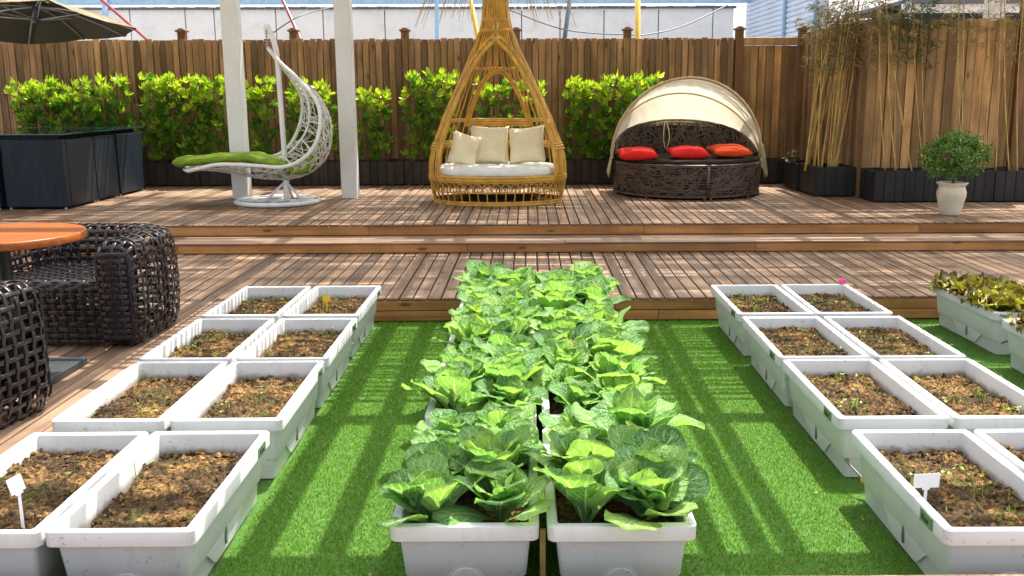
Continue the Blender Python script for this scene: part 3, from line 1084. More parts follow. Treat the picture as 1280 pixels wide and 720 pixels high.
def soil_mesh(seed):
    r = random.Random(seed)
    m = MB()
    hx, hy = PW / 2 - 0.034, PL / 2 - 0.034
    nx, ny = 44, 84
    off = Vector((seed * 7.3, seed * 3.1, 0))
    rows = []
    for i in range(nx + 1):
        row = []
        for j in range(ny + 1):
            x, y = -hx + 2 * hx * i / nx, -hy + 2 * hy * j / ny
            p = Vector((x, y, 0)) + off
            z = SOILZ + 0.023 * noise.noise(p * 7) + 0.011 * abs(noise.noise(p * 38)) + 0.010 * noise.noise(p * 80)
            z += 0.006 * noise.noise(p * 130) + 0.012 * (1 - max(abs(x) / hx, abs(y) / hy) ** 3)
            row.append((x + 0.002 * noise.noise(p * 60), y, z))
        rows.append(row)
    m.quadgrid(rows, flip=True)
    for k in range(620):
        x, y = r.uniform(-hx, hx) * 0.98, r.uniform(-hy, hy) * 0.98
        p = Vector((x, y, 0)) + off
        z = SOILZ + 0.023 * noise.noise(p * 7) + 0.014
        s = r.choice((0.003, 0.004, 0.005, 0.007, 0.010, 0.013)) * r.uniform(0.8, 1.3)
        o = len(m.v)
        for dx, dy, dz in ((1, 0, 0), (-1, 0, 0), (0, 1, 0), (0, -1, 0), (0, 0, 1), (0, 0, -1)):
            q = s * r.uniform(0.6, 1.3)
            m.v.append((x + dx * q + r.uniform(-1, 1) * s * .3, y + dy * q + r.uniform(-1, 1) * s * .3, z + dz * q * 0.8))
        m.f += [tuple(o + i for i in q) for q in ((0, 2, 4), (2, 1, 4), (1, 3, 4), (3, 0, 4), (2, 0, 5), (1, 2, 5), (3, 1, 5), (0, 3, 5))]
    return m


SOILS = []


def make_planter():
    t = thing('planter', 'p', 'planter', (0, 0, 0))
    hx, hy = PW / 2, PL / 2
    m = MB()
    # rim: skirt outside, flat lip on top, inner edge
    rings(m, [(hx - 0.022, hy - 0.022, 0.012, PH - 0.045), (hx - 0.004, hy - 0.004, 0.022, PH - 0.045), (hx - 0.001, hy - 0.001, 0.024, PH - 0.043), (hx, hy, 0.024, PH - 0.003), (hx - 0.001, hy - 0.001, 0.024, PH - 0.001), (hx - 0.003, hy - 0.003, 0.022, PH),
              (hx - 0.025, hy - 0.025, 0.012, PH), (hx - 0.028, hy - 0.028, 0.011, PH - 0.002), (hx - 0.0295, hy - 0.0295, 0.010, PH - 0.006), (hx - 0.033, hy - 0.033, 0.008, SOILZ - 0.03)])
    for sx in (-1, 1):
        for sy in (-1, 1):
            m.lathe([(0.007, PH), (0.007, PH + 0.002), (0.005, PH + 0.003), (0.0001, PH + 0.003)], 10, (sx * (hx - 0.0155), sy * (hy - 0.0155), 0))
    m.build('rim', M['plastic_rim'], t, smooth=True, local=True).data.set_sharp_from_angle(angle=R(28))
    m = MB()
    # body: upper tub, ledge, recessed reservoir, floor
    ax, ay = hx - 0.024, hy - 0.024
    rings(m, [(ax, ay, 0.014, PH - 0.044), (ax - 0.012, ay - 0.011, 0.014, 0.084), (ax - 0.0135, ay - 0.0115, 0.014, 0.081), (ax - 0.018, ay - 0.013, 0.014, 0.080), (ax - 0.020, ay - 0.0135, 0.014, 0.077),
              (ax - 0.027, ay - 0.020, 0.014, 0.004), (ax - 0.06, ay - 0.06, 0.01, 0.002)])
    # wave-shaped tongue on the long sides, flush with the upper tub
    for sx in (-1, 1):
        cy = -0.03
        poly = []
        for k in range(15):
            a = k / 14
            s_ = (1 - math.cos(a * PI)) / 2
            poly.append((cy - 0.20 + 0.13 * a, 0.086 - 0.074 * s_))
        for k in range(15):
            a = 1 - k / 14
            s_ = (1 - math.cos(a * PI)) / 2
            poly.append((cy + 0.20 - 0.13 * a, 0.086 - 0.074 * s_))
        x1 = ax - 0.0125
        x0 = ax - 0.05
        m.prism(poly if sx > 0 else poly[::-1], lambda a, b, d: (sx * (d - (0.084 - b) * 0.10 * (d == x1)), a, b), x0, x1)
    b_ = m.build('tub', M['plastic'], t, smooth=False, local=True)
    for p in b_.data.polygons:
        p.use_smooth = len(p.vertices) == 4
    b_.data.set_sharp_from_angle(angle=R(35))
    # gauge slots and end caps
    for sx in (-1, 1):
        m = MB()
        pl_ = [(-0.03 + 0.009 * math.cos(2 * PI * k / 14), 0.066 + 0.034 * math.sin(2 * PI * k / 14) * (1 if True else 1)) for k in range(14)]
        m.prism(pl_ if sx > 0 else pl_[::-1], lambda a, b, d: (sx * d, a, b), ax - 0.03, ax - 0.0115)
        m.build('water_gauge', M['slot'], t, local=True)
    for sy in (-1, 1):
        m = MB()
        pl_ = [(0.052 * math.cos(PI * k / 16), 0.066 + 0.052 * math.sin(PI * k / 16)) for k in range(17)] + [(-0.052, 0.012), (0.052, 0.012)]
        m.prism(pl_ if sy > 0 else pl_[::-1], lambda a, b, d: (-a, sy * d, b), ay - 0.05, ay - 0.0085)
        pl2 = [(0.043 * math.cos(PI * k / 16), 0.066 + 0.043 * math.sin(PI * k / 16)) for k in range(17)] + [(-0.043, 0.018), (0.043, 0.018)]
        m.prism(pl2 if sy > 0 else pl2[::-1], lambda a, b, d: (-a, sy * d, b), ay - 0.05, ay - 0.0055)
        m.build('end_cap', M['plastic'], t, local=True, bevel=0.002, seg=2)
    if not SOILS:
        for k in range(5):
            sm = soil_mesh(k + 1)
            o = sm.build('soil', M['soil'], t, local=True, smooth=False)
            SOILS.append(o.data)
            if k:
                bpy.data.objects.remove(o)
    return t


proto = make_planter()
PLANTERS = []
first = [True]


def sticker(parent, sx, y):
    m = MB()
    x = PW / 2 + 0.0005
    m.box(min(sx * x, sx * (x + 0.0015)), max(sx * x, sx * (x + 0.0015)), y - 0.042, y + 0.042, PH - 0.041, PH - 0.006)
    o = m.build('label_plate', M['sticker'], parent, local=True)
    m = MB()
    # small dark mark: an upright stroke, two slanted strokes and two loops as far as they can be read
    xx = sx * (x + 0.0024)
    fr = lambda a, b: (xx, y - sx * a * -1, PH - 0.0245 + b)
    for pts_ in ([(-0.024, -0.007), (-0.024, 0.008)], [(-0.023, 0.0), (-0.015, 0.008)], [(-0.023, 0.0), (-0.014, -0.007)],
                 [(-0.010, -0.001), (-0.002, -0.001), (-0.004, 0.004), (-0.009, 0.003), (-0.010, -0.003), (-0.006, -0.007), (-0.001, -0.006)],
                 [(0.003, 0.003), (0.007, -0.007), (0.011, 0.003)], [(0.015, -0.007), (0.015, 0.003)]):
        m.tube([fr(a, b) for a, b in pts_], 0.0011, 4)
    m.build('lettering', M['sticker_ink'], o, local=True)


def place_planter(x, y, label, group, rz=0.0, st=None):
    t = proto if first[0] else copy_tree(proto)
    first[0] = False
    t.location = (x, y, 0.0)
    t.rotation_euler = (0, 0, rz)
    t['label'] = label
    t['group'] = group
    ORIG[t.name] = (x, y, 0.0)
    for c in t.children:
        if c.name.startswith('soil'):
            c.data = random.choice(SOILS)
            if random.random() < 0.5:
                c.rotation_euler = (0, 0, PI)
            c.location.z = random.uniform(-0.012, 0.008)
    PLANTERS.append((t, st))
    return t


ROWY = [2.795, 3.665, 4.475, 5.325]
ROWN = ['nearest', 'second nearest', 'third nearest', 'farthest']
GL, GR_, GC = 'white planters of the left bed', 'white planters of the right bed', 'white planters of the middle bed'
for r, y in enumerate(ROWY):
    dj = lambda: random.uniform(-0.006, 0.006)
    yl = y - (0.025 if r == 0 else 0.0)
    place_planter(-1.105 + dj(), yl + dj(), f'white planter of bare soil in the left bed, {ROWN[r]} row, turf side', GL, random.uniform(-.008, .008), (1, 0.27))
    place_planter(-1.530 + dj(), yl + dj(), f'white planter of bare soil in the left bed, {ROWN[r]} row, deck side', GL, random.uniform(-.008, .008))
    place_planter(1.312 + dj(), y - (0.045 if r == 0 else 0.02) + dj(), f'white planter of bare soil in the right bed, {ROWN[r]} row, turf side', GR_, random.uniform(-.008, .008), (-1, -0.27))
    place_planter(1.738 + dj(), y - (0.045 if r == 0 else 0.02) + dj(), f'white planter of bare soil in the right bed, {ROWN[r]} row, outer side', GR_, random.uniform(-.008, .008))
    place_planter(-0.181 + dj() * .4, y + (-0.005 if r == 0 else 0.02) + dj(), f'white planter full of cabbage in the middle bed, {ROWN[r]} row, left', GC, random.uniform(-.005, .005))
    place_planter(0.249 + dj() * .4, y + (-0.005 if r == 0 else 0.02) + dj(), f'white planter full of cabbage in the middle bed, {ROWN[r]} row, right', GC, random.uniform(-.005, .005))
GRL = 'white planters of red lettuce'
place_planter(2.665, 5.30, 'white planter of red lettuce with its back end against the deck edge', GRL, 0.02)
place_planter(2.640, 4.38, 'white planter of red lettuce cut off by the right edge of the photo', GRL, 0.0)
for t, st in PLANTERS:
    if st:
        sticker(t, *st)


def hose(parent_i, pts, lab=None):
    p = PLANTERS[parent_i][0]
    m = MB()
    m.tube(smoothpath(pts, 10), 0.0045, 6)
    o = m.build('hose', M['hose'], p, local=True, smooth=True)
    for q, nx in ((pts[0], pts[1]), (pts[-1], pts[-2])):
        m = MB()
        d = (Vector(nx) - Vector(q)).normalized()
        m.tube([Vector(q) - d * 0.006, Vector(q) + d * 0.022], 0.009, 8)
        m.tube([Vector(q) + d * 0.008, Vector(q) + d * 0.014], 0.0125, 8)
        m.build('hose_fitting', M['brass'], o, local=True)


hose(24, [(-0.13, -0.335, 0.06), (-0.12, -0.42, 0.10), (-0.10, -0.50, 0.10), (-0.11, -0.57, 0.06)])
hose(18, [(0.13, -0.335, 0.08), (0.17, -0.40, 0.10), (0.17, -0.46, 0.10), (0.14, -0.52, 0.08)])
hose(8, [(-0.13, -0.335, 0.06), (-0.17, -0.39, 0.09), (-0.17, -0.46, 0.09), (-0.14, -0.53, 0.06)])

# ------------------------------------------------------------------ cabbages
def cabbage_leaf(mb, base, az, L, W, rise, droop, cup, r, ruf):
    """one leaf: short pale stalk widening into a round crinkled blade"""
    nu, nv = 13, 9
    ca, sa = math.cos(az), math.sin(az)
    rows = []
    p = Vector((0.0, 0.0, 0.0))
    ang = rise
    spine = []
    step = L / (nu - 1)
    for i in range(nu):
        spine.append((p.copy(), ang))
        u = i / (nu - 1)
        ang = rise - droop * (u ** 1.9)
        p = p + Vector((math.cos(ang) * step, 0, math.sin(ang) * step))
    ph = r.uniform(0, 6.28)
    ph2 = r.uniform(0, 6.28)
    tw = r.uniform(-0.35, 0.35)
    for i in range(nu):
        u = i / (nu - 1)
        if u < 0.30:
            w_ = W * (0.12 + 0.16 * (u / 0.30) ** 2)
        else:
            q = (u - 0.30) / 0.70
            w_ = W * max(0.28 * (1 - q), 1.0 * math.sqrt(max(0.004, 1 - abs(2 * (q ** 0.85) - 1) ** 2.3)))
        c, a = spine[i]
        nrm = Vector((-math.sin(a), 0, math.cos(a)))
        row = []
        for j in range(nv):
            s = j / (nv - 1) * 2 - 1
            e = abs(s)
            edge = ruf * (e ** 2.5) * min(1, u * 2) * (math.sin(u * 16 + ph + (2.5 if s > 0 else 0)) + 0.6 * math.sin(u * 29 + ph2 * (1 if s > 0 else 2)))
            puff = 0.0045 * math.sin(u * 21 + 9 * e + ph) * (0.3 + e) * min(1, u * 2)
            h = cup * w_ * (s * s) + edge + puff - 0.004 * math.exp(-(s / 0.12) ** 2)
            y = s * w_ * (1 - 0.18 * abs(cup) * e)
            q3 = c + nrm * (h + tw * s * w_ * u) + Vector((0, y, 0))
            row.append((base[0] + ca * q3.x - sa * q3.y, base[1] + sa * q3.x + ca * q3.y, base[2] + q3.z))
        rows.append(row)
    mb.quadgrid(rows, uvs=True)


def cabbage_mesh(seed):
    r = random.Random(seed)
    m = MB()
    n = r.randint(14, 18)
    for k in range(n):
        f = k / (n - 1)                       # 0 outer .. 1 heart
        az = k * 2.399 + r.uniform(-0.3, 0.3)
        L = (0.205 - 0.070 * f) * r.uniform(0.85, 1.12)
        W = (0.066 - 0.022 * f) * r.uniform(0.8, 1.25)
        rise = R(44 + 42 * f ** 0.8) + r.uniform(-0.28, 0.28)
        droop = R(85 - 40 * f) * r.uniform(0.3, 1.1)
        cup = r.uniform(-0.2, 0.25) + 0.30 * f
        b = (math.cos(az) * 0.012 * (1 - f), math.sin(az) * 0.012 * (1 - f), 0.012 * f)
        cabbage_leaf(m, b, az, L, W, rise, droop, cup, r, 0.0055)
    return m


CAB = []
for k in range(9):
    o = cabbage_mesh(100 + k).build('cabbage', M['cabbage'], smooth=True)
    q = o.modifiers.new('sub', 'SUBSURF')
    q.levels = q.render_levels = 1
    CAB.append(o)
used = set()
CNT = 0
rc = random.Random(41)
pos_names = {(0, 0): 'front left', (1, 0): 'front right', (0, 1): 'middle left', (1, 1): 'middle right', (0, 2): 'back left', (1, 2): 'back right'}
pos4 = {(0, 0): 'front left', (1, 0): 'front right', (0, 1): 'near middle left', (1, 1): 'near middle right', (0, 2): 'far middle left', (1, 2): 'far middle right', (0, 3): 'back left', (1, 3): 'back right'}
for r_, y in enumerate(ROWY):
    for c_, x in ((0, -0.181), (1, 0.249)):
        for j in range(4):
            for i in range(2):
                k = (CNT * 4 + CNT // 9) % 9 if CNT >= 9 else CNT
                src = CAB[k]
                if k in used:
                    o = src.copy()
                    COL.objects.link(o)
                else:
                    o = src
                    used.add(k)
                CNT += 1
                s = rc.uniform(0.86, 1.24)
                o.location = (x + (-0.088 + 0.176 * i) + rc.uniform(-0.015, 0.015), y + (-0.005 if r_ == 0 else 0.02) - 0.258 + 0.178 * j + rc.uniform(-0.03, 0.03), SOILZ + 0.026)
                o.rotation_euler = (rc.uniform(-0.22, 0.22), rc.uniform(-0.22, 0.22), rc.uniform(0, 6.28))
                o.scale = (s, s, s * rc.uniform(0.88, 1.06))
                tag(o, f'leafy cabbage {pos4[(i, j)]} in the {ROWN[r_]} {("left", "right")[c_]} planter of the middle bed', 'cabbage', 'leafy cabbages in the middle bed')


# red lettuce
def lettuce_mesh(seed):
    r = random.Random(seed)
    m = MB()
    n = 24
    for k in range(n):
        f = k / (n - 1)
        az = k * 2.399
        L = (0.135 - 0.05 * f) * r.uniform(0.8, 1.15)
        W = (0.060 - 0.015 * f)
        cabbage_leaf(m, (0, 0, 0.01), az, L, W, R(30 + 50 * f), R(75 - 40 * f), r.uniform(0, 0.4), r, 0.016)
    return m


LET = [lettuce_mesh(300 + k).build('red_lettuce', M['red_lettuce'], smooth=True) for k in range(3)]
lu = set()
cnt = 0
for pn, (X, Y) in (('in the planter against the deck edge', (2.665, 5.30)), ('in the planter cut by the right photo edge', (2.640, 4.38))):
    for j in range(4):
        for i in range(2):
            k = cnt % 3
            o = LET[k]
            if k in lu:
                o = o.copy()
                COL.objects.link(o)
            lu.add(k)
            cnt += 1
            o.location = (X - 0.085 + 0.17 * i + random.uniform(-.01, .01), Y - 0.26 + 0.175 * j, SOILZ + 0.01)
            s = random.uniform(1.15, 1.45)
            o.scale = (s, s, s)
            o.rotation_euler = (0, 0, random.uniform(0, 6.28))
            tag(o, f'frilly red brown lettuce {pos4[(i, j)]} {pn}', 'lettuce', 'red lettuces in the right planters')


# seedlings and weeds on the bare soil
def weeds():
    m = MB()
    for idx, (t, st) in enumerate(PLANTERS):
        if 'bare soil' not in t['label']:
            continue
        X, Y = t.location.x, t.location.y
        row = min(range(4), key=lambda q: abs(ROWY[q] - Y))
        nW = ((10, 55, 70, 90) if X < 0 else (110, 100, 120, 130))[row]
        clumps = [(random.uniform(-0.16, 0.16), random.uniform(-0.33, 0.33), random.uniform(0.015, 0.05)) for _ in range(6)]
        for k in range(nW):
            if random.random() < 0.75:
                c = random.choice(clumps)
                x, y = random.gauss(c[0], c[2]), random.gauss(c[1], c[2] * 1.4)
            else:
                x, y = random.uniform(-0.16, 0.16), random.uniform(-0.34, 0.34)
            x, y = max(-0.165, min(0.165, x)), max(-0.345, min(0.345, y))
            h = random.choice((0.012, 0.016, 0.02, 0.028, 0.038)) * random.uniform(0.7, 1.3)
            if random.random() < 0.05:
                h = random.uniform(0.06, 0.085)
            a = random.uniform(0, 2 * PI)
            ln = h * random.uniform(0.1, 0.7)
            wv = Vector((-math.sin(a), math.cos(a), 0)) * random.uniform(0.0009, 0.0018)
            b = Vector((X + x, Y + y, SOILZ + 0.004))
            mid = b + Vector((math.cos(a) * ln * 0.3, math.sin(a) * ln * 0.3, h * 0.65))
            tip = b + Vector((math.cos(a) * ln, math.sin(a) * ln, h))
            o = len(m.v)
            m.v += [tuple(q) for q in (b - wv, b + wv, mid + wv, mid - wv, tip)]
            m.f += [(o, o + 1, o + 2, o + 3), (o + 3, o + 2, o + 4)]
        for k in range(nW // 7):                    # two-leaf sprouts
            c = random.choice(clumps)
            x, y = max(-0.16, min(0.16, random.gauss(c[0], c[2]))), max(-0.34, min(0.34, random.gauss(c[1], c[2] * 1.4)))
            b = Vector((X + x, Y + y, SOILZ + 0.018 + random.uniform(0, 0.02)))
            for q in range(random.randint(2, 4)):
                a = random.uniform(0, 2 * PI)
                d = Vector((math.cos(a), math.sin(a), 0.4)) * random.uniform(0.008, 0.018)
                w_ = Vector((-math.sin(a), math.cos(a), 0)) * 0.004
                o = len(m.v)
                m.v += [tuple(z) for z in (b, b + d * 0.5 + w_, b + d, b + d * 0.5 - w_)]
                m.f.append((o, o + 1, o + 2, o + 3))
    o = m.build('seedlings', M['weed'])
    tag(o, 'thin green seedlings and weeds sprouting from the bare planter soil', 'seedlings', kind='stuff')


weeds()

# crumbs and dry leaves dropped on turf and boards
def litter():
    m = MB()
    for k in range(260):
        if k % 3:
            x, y, z = random.uniform(-0.9, 1.1), random.uniform(2.35, 5.7), 0.010
            if -0.4 < x < 0.47:
                continue
        else:
            x, y, z = random.uniform(-3.4, 4.5), random.uniform(5.85, 9.4), 0
            z = Z1 if y < YS1 - 0.05 else Z2
            if YS1 - 0.06 < y < YS2 + 0.02:
                continue
        a = random.uniform(0, 6.28)
        L, W_ = random.choice((0.004, 0.006, 0.008, 0.012)), random.uniform(0.35, 0.6)
        d, e = Vector((math.cos(a), math.sin(a), 0)) * L, Vector((-math.sin(a), math.cos(a), 0)) * L * W_
        p = Vector((x, y, z + 0.003))
        o = len(m.v)
        m.v += [tuple(q) for q in (p - d, p + e + Vector((0, 0, L * 0.4)), p + d + Vector((0, 0, 0.002)), p - e + Vector((0, 0, L * 0.2)))]
        m.f += [(o, o + 1, o + 2), (o, o + 2, o + 3)]
    tag(m.build('litter', M['dry_leaf']), 'tiny soil crumbs and dry leaf bits scattered on turf and boards', 'litter', kind='stuff')


litter()

# plant tags
def stake_tag(px, py_top, py_bot, D, w_, h_, yaw, tilt, label, mat, foot_z=None):
    top = pt(px, py_top, D)
    t = thing('plant_tag', label, 'plant tag', (top.x, D, SOILZ), 0)
    up = Vector((math.sin(tilt), 0, math.cos(tilt)))
    rt = Vector((math.cos(yaw) * math.cos(tilt), math.sin(yaw), -math.sin(tilt))).normalized()
    n_ = rt.cross(up).normalized()
    c = top - up * h_ / 2
    m = MB()
    m.obox(c, rt * w_ / 2, n_ * 0.0012, up * h_ / 2)
    m.build('plate', mat, t, bevel=0.003, seg=2)
    m = MB()
    a = c - up * h_ / 2
    m.obox((a + Vector((a.x, a.y, SOILZ - 0.01))) / 2, Vector((0.0042, 0, 0)), Vector((0, 0.0012, 0)), Vector((0, 0, (a.z - SOILZ + 0.01) / 2)))
    m.obox(a + Vector((0, 0, 0.0)), rt * 0.011, n_ * 0.0011, up * 0.006)
    m.build('stake', mat, t)


stake_tag(1159, 592, 640, 2.60, 0.078, 0.044, 0.05, 0.0, 'white rectangular plant tag standing in the nearest planter of the right bed', M['tag_white'])
stake_tag(16, 596, 660, 2.52, 0.042, 0.048, 0.9, -0.25, 'white tilted plant tag standing in the nearest planter of the left bed', M['tag_white'])
stake_tag(408, 370, 390, 5.3, 0.045, 0.03, 0.1, 0.0, 'small yellow plant tag in the farthest planter of the left bed', M['tag_yellow'])
p = pt(1053, 352, 5.68)
m = MB()
m.obox(p, Vector((0.02, 0.004, 0.004)), Vector((0, 0.008, 0)), Vector((-0.003, 0, 0.012)))
m.obox(p + Vector((-0.012, 0, 0.008)), Vector((0.009, 0.0, 0.004)), Vector((0, 0.006, 0)), Vector((-0.002, 0, 0.008)))
m.tube([p, p - Vector((0, 0, 0.04))], 0.004, 6)
tag(m.build('plant_clip', M['tag_pink'], bevel=0.002), 'tiny pink clip on the back rim of the farthest right bed planter', 'clip')

# wooden lath between the two nearest middle planters
m = MB()
m.box(0.026, 0.042, 2.47, 2.485, 0.0, 0.2)
tag(m.build('wood_stake', M['rattan_dry']), 'thin pale wood stake between the nearest cabbage planters', 'stake')

# ------------------------------------------------------------------ woven armchairs
def woven(mb, P, Nn, closed_u, closed_v, step_u, step_v, w_, amp=0.005):
    """straps over a surface grid: P[i][j] points, Nn normals; i along u, j along v"""
    n, k = len(P), len(P[0])
    for a, i in enumerate(range(0, n, step_u)):
        js = list(range(k)) + ([0] if closed_v else [])
        pts_ = [P[i][j] + Nn[i][j] * amp * (1 if ((j // step_v) + a) % 2 else -1) for j in js]
        mb.ribbon(pts_, [Nn[i][j] for j in js], w_)
    for b, j in enumerate(range(0, k, step_v)):
        is_ = list(range(n)) + ([0] if closed_u else [])
        pts_ = [P[i][j] + Nn[i][j] * amp * (-1 if ((i // step_u) + b) % 2 else 1) for i in is_]
        mb.ribbon(pts_, [Nn[i][j] for i in is_], w_)


def grid_normals(P, closed_u=False, closed_v=False):
    n, k = len(P), len(P[0])
    out = []
    for i in range(n):
        row = []
        for j in range(k):
            iu, id_ = (i + 1, i - 1)
            jr, jl = (j + 1, j - 1)
            if closed_u:
                iu, id_ = iu % n, id_ % n
            else:
                iu, id_ = min(iu, n - 1), max(id_, 0)
            if closed_v:
                jr, jl = jr % k, jl % k
            else:
                jr, jl = min(jr, k - 1), max(jl, 0)
            nn = (P[iu][j] - P[id_][j]).cross(P[i][jr] - P[i][jl])
            row.append(nn.normalized() if nn.length > 1e-9 else Vector((0, 0, 1)))
        out.append(row)
    return out


def make_armchair():
    """rounded tub chair: thick U of arms and back, seat and apron, all of dark woven straps. Faces -Y."""
    t = thing('woven_armchair', 'a', 'armchair', (0, 0, 0), 0, 'dark woven armchairs at the round table')
    hw, hd, H, th = 0.47, 0.42, 0.535, 0.20
    # centre line of the U
    r0 = 0.24
    xi = hw - th / 2
    yb = hd - th / 2
    path = []
    nstr = 12
    for k in range(nstr):
        path.append((-xi, -hd + 0.06 + (yb - r0 + hd - 0.06) * k / nstr))
    for k in range(9):
        a = PI - PI / 2 * k / 8
        path.append((-xi + r0 + r0 * math.cos(a), yb - r0 + r0 * math.sin(a)))
    for k in range(1, 12):
        path.append((-xi + r0 + (2 * xi - 2 * r0) * k / 12, yb))
    for k in range(9):
        a = PI / 2 - PI / 2 * k / 8
        path.append((xi - r0 + r0 * math.cos(a), yb - r0 + r0 * math.sin(a)))
    for k in range(1, nstr + 1):
        path.append((xi, yb - r0 - (yb - r0 + hd - 0.06) * k / nstr))
    # resample evenly
    P2 = [Vector((a, b, 0)) for a, b in path]
    cum = [0]
    for a, b in zip(P2[:-1], P2[1:]):
        cum.append(cum[-1] + (b - a).length)
    ns = 112
    ctr = []
    for i in range(ns + 1):
        s = cum[-1] * i / ns
        k = max(0, min(len(cum) - 2, next((q for q in range(len(cum) - 1) if cum[q + 1] >= s), len(cum) - 2)))
        u = (s - cum[k]) / max(1e-9, cum[k + 1] - cum[k])
        ctr.append(P2[k].lerp(P2[k + 1], u))
    nc = 56
    cross = []
    for k in range(nc):
        a = 2 * PI * k / nc
        c_, s_ = math.cos(a), math.sin(a)
        e = 0.42
        cross.append((th / 2 * 1.05 * math.copysign(abs(c_) ** e, c_), H / 2 + H / 2 * math.copysign(abs(s_) ** e, s_)))
    # even out the section by arc length
    cc = [Vector((a, b, 0)) for a, b in cross] + [Vector((*cross[0], 0))]
    cu = [0]
    for a, b in zip(cc[:-1], cc[1:]):
        cu.append(cu[-1] + (b - a).length)
    cs = []
    for i in range(nc):
        s = cu[-1] * i / nc
        k = next(q for q in range(nc) if cu[q + 1] >= s)
        cs.append(cc[k].lerp(cc[k + 1], (s - cu[k]) / max(1e-9, cu[k + 1] - cu[k])))
    P = []
    for i in range(ns + 1):
        d = (ctr[min(i + 1, ns)] - ctr[max(i - 1, 0)]).normalized()
        nr = Vector((-d.y, d.x, 0))
        L_end = min(i, ns - i) / ns * cum[-1]
        k = 1.0
        if L_end < 0.075:
            q = 1 - L_end / 0.075
            k = math.sqrt(max(0.0, 1 - q * q)) * 0.62 + 0.38
        bul = 1.0
        row = []
        for p in cs:
            zz = H / 2 + (p.y - H / 2) * (0.55 + 0.45 * k)
            belly = 1 + 0.10 * math.sin(PI * zz / H)
            row.append(ctr[i] + nr * p.x * k * belly + Vector((0, 0, zz)))
        P.append(row)
    nn = grid_normals(P, False, True)
    # make normals outward
    c0 = ctr[ns // 2] + Vector((0, 0, H / 2))
    if nn[ns // 2][0].dot(P[ns // 2][0] - c0) < 0:
        nn = [[-q for q in row] for row in nn]
    m = MB()
    woven(m, P, nn, False, True, 3, 2, 0.021, 0.0030)
    # rounded arm fronts: caps of straps
    for e, s in ((0, -1), (ns, 1)):
        d = (ctr[1] - ctr[0]) if e == 0 else (ctr[ns - 1] - ctr[ns])
        d.normalize()
        nr = Vector((-d.y, d.x, 0))
        G = []
        for a in range(-2, 3):
            row = []
            for b in range(0, 15):
                z = 0.06 + (H - 0.12) * b / 14
                x = a / 2 * th * 0.36
                bulge = 0.022 * (1 - (a / 2) ** 2) * 1.0
                row.append(ctr[e] + nr * x - d * bulge + Vector((0, 0, z)))
            G.append(row)
        gn = [[-d for _ in row] for row in G]
        woven(m, G, gn, False, False, 1, 1, 0.028, 0.003)
    m.build('arm_and_back', M['strap'], t, local=True, smooth=True)
    # dark liner inside the hollow weave (only a low core, so the holes stay open)
    m = MB()
    G = []
    xs = hw - th + 0.02
    for a in range(0, 25):
        x = -xs + 2 * xs * a / 24
        row = []
        for b in range(0, 30):
            if b < 9:
                row.append(Vector((x, -hd + 0.075, 0.03 + 0.27 * b / 9)))
            elif b < 12:
                q = (b - 9) / 3 * PI / 2
                row.append(Vector((x, -hd + 0.075 + 0.05 * (1 - math.cos(q)), 0.30 + 0.04 * math.sin(q))))
            else:
                row.append(Vector((x, -hd + 0.125 + (hd + hd - th - 0.1) * (b - 12) / 17, 0.34 - 0.008 * math.sin((b - 12) / 17 * PI))))
        G.append(row)
    gn = grid_normals(G)
    if gn[10][3].y > 0:
        gn = [[-q for q in row] for row in gn]
    m2 = MB()
    woven(m2, G, gn, False, False, 2, 1, 0.027, 0.003)
    m2.build('seat', M['strap'], t, local=True, smooth=True)
    m = MB()
    for x, y in ((-hw + 0.09, -hd + 0.12), (hw - 0.09, -hd + 0.12), (-hw + 0.12, hd - 0.14), (hw - 0.12, hd - 0.14)):
        m.tube([(x, y, 0.0), (x, y, 0.5)], 0.016, 8)
    m.tube([(-hw + 0.09, -hd + 0.12, 0.03), (hw - 0.09, -hd + 0.12, 0.03), (hw - 0.12, hd - 0.14, 0.03), (-hw + 0.12, hd - 0.14, 0.03)], 0.012, 6, closed=True)
    m.build('frame', M['wicker_core'], t, local=True, smooth=True)
    return t


ch = make_armchair()
ch.location = (-2.41, 5.0, Z1)
ch.rotation_euler = (0, 0, R(-2))
ch['label'] = 'dark woven armchair facing the camera behind the round wooden table'
c2 = copy_tree(ch)
c2.location = (-2.455, 3.45, Z1)
c2.rotation_euler = (0, 0, R(168))
c2['label'] = 'dark woven armchair with its back to the camera at the left photo edge'

# round table
t = thing('round_table', 'small round orange wood table with a dark pedestal between the woven armchairs', 'table', (-2.34, 4.20, Z1))
m = MB()
RT, ZT = 0.335, 0.80
nb = 8
for i in range(nb):
    y0, y1 = -RT + 2 * RT * i / nb, -RT + 2 * RT * (i + 1) / nb
    ya, yb_ = y0 + 0.001, y1 - 0.001
    poly = []
    for k in range(9):
        y = ya + (yb_ - ya) * k / 8
        poly.append((math.sqrt(max(0, RT * RT - y * y)), y))
    poly += [(-x, y) for x, y in poly[::-1]]
    m.prism(poly, lambda a, b, d: (-2.34 + a, 4.20 + b, d), ZT - 0.03, ZT)
m.build('tabletop', M['table_wood'], t)
m = MB()
m.lathe([(RT - 0.03, ZT - 0.036), (RT + 0.008, ZT - 0.036), (RT + 0.010, ZT - 0.032), (RT + 0.010, ZT - 0.006), (RT + 0.006, ZT - 0.001), (RT - 0.001, ZT - 0.0005)], 64, (-2.34, 4.20, 0))
m.build('rim', M['table_wood'], t, smooth=True)
m = MB()
m.lathe([(0.028, 0.03 + Z1), (0.028, ZT - 0.06), (0.10, ZT - 0.05), (0.10, ZT - 0.031)], 20, (-2.34, 4.20, 0))
m.lathe([(0.06, 0.03 + Z1), (0.045, 0.10 + Z1), (0.026, 0.14 + Z1)], 20, (-2.34, 4.20, 0))
m.build('pedestal', M['base_plate'], t, smooth=True)
m = MB()
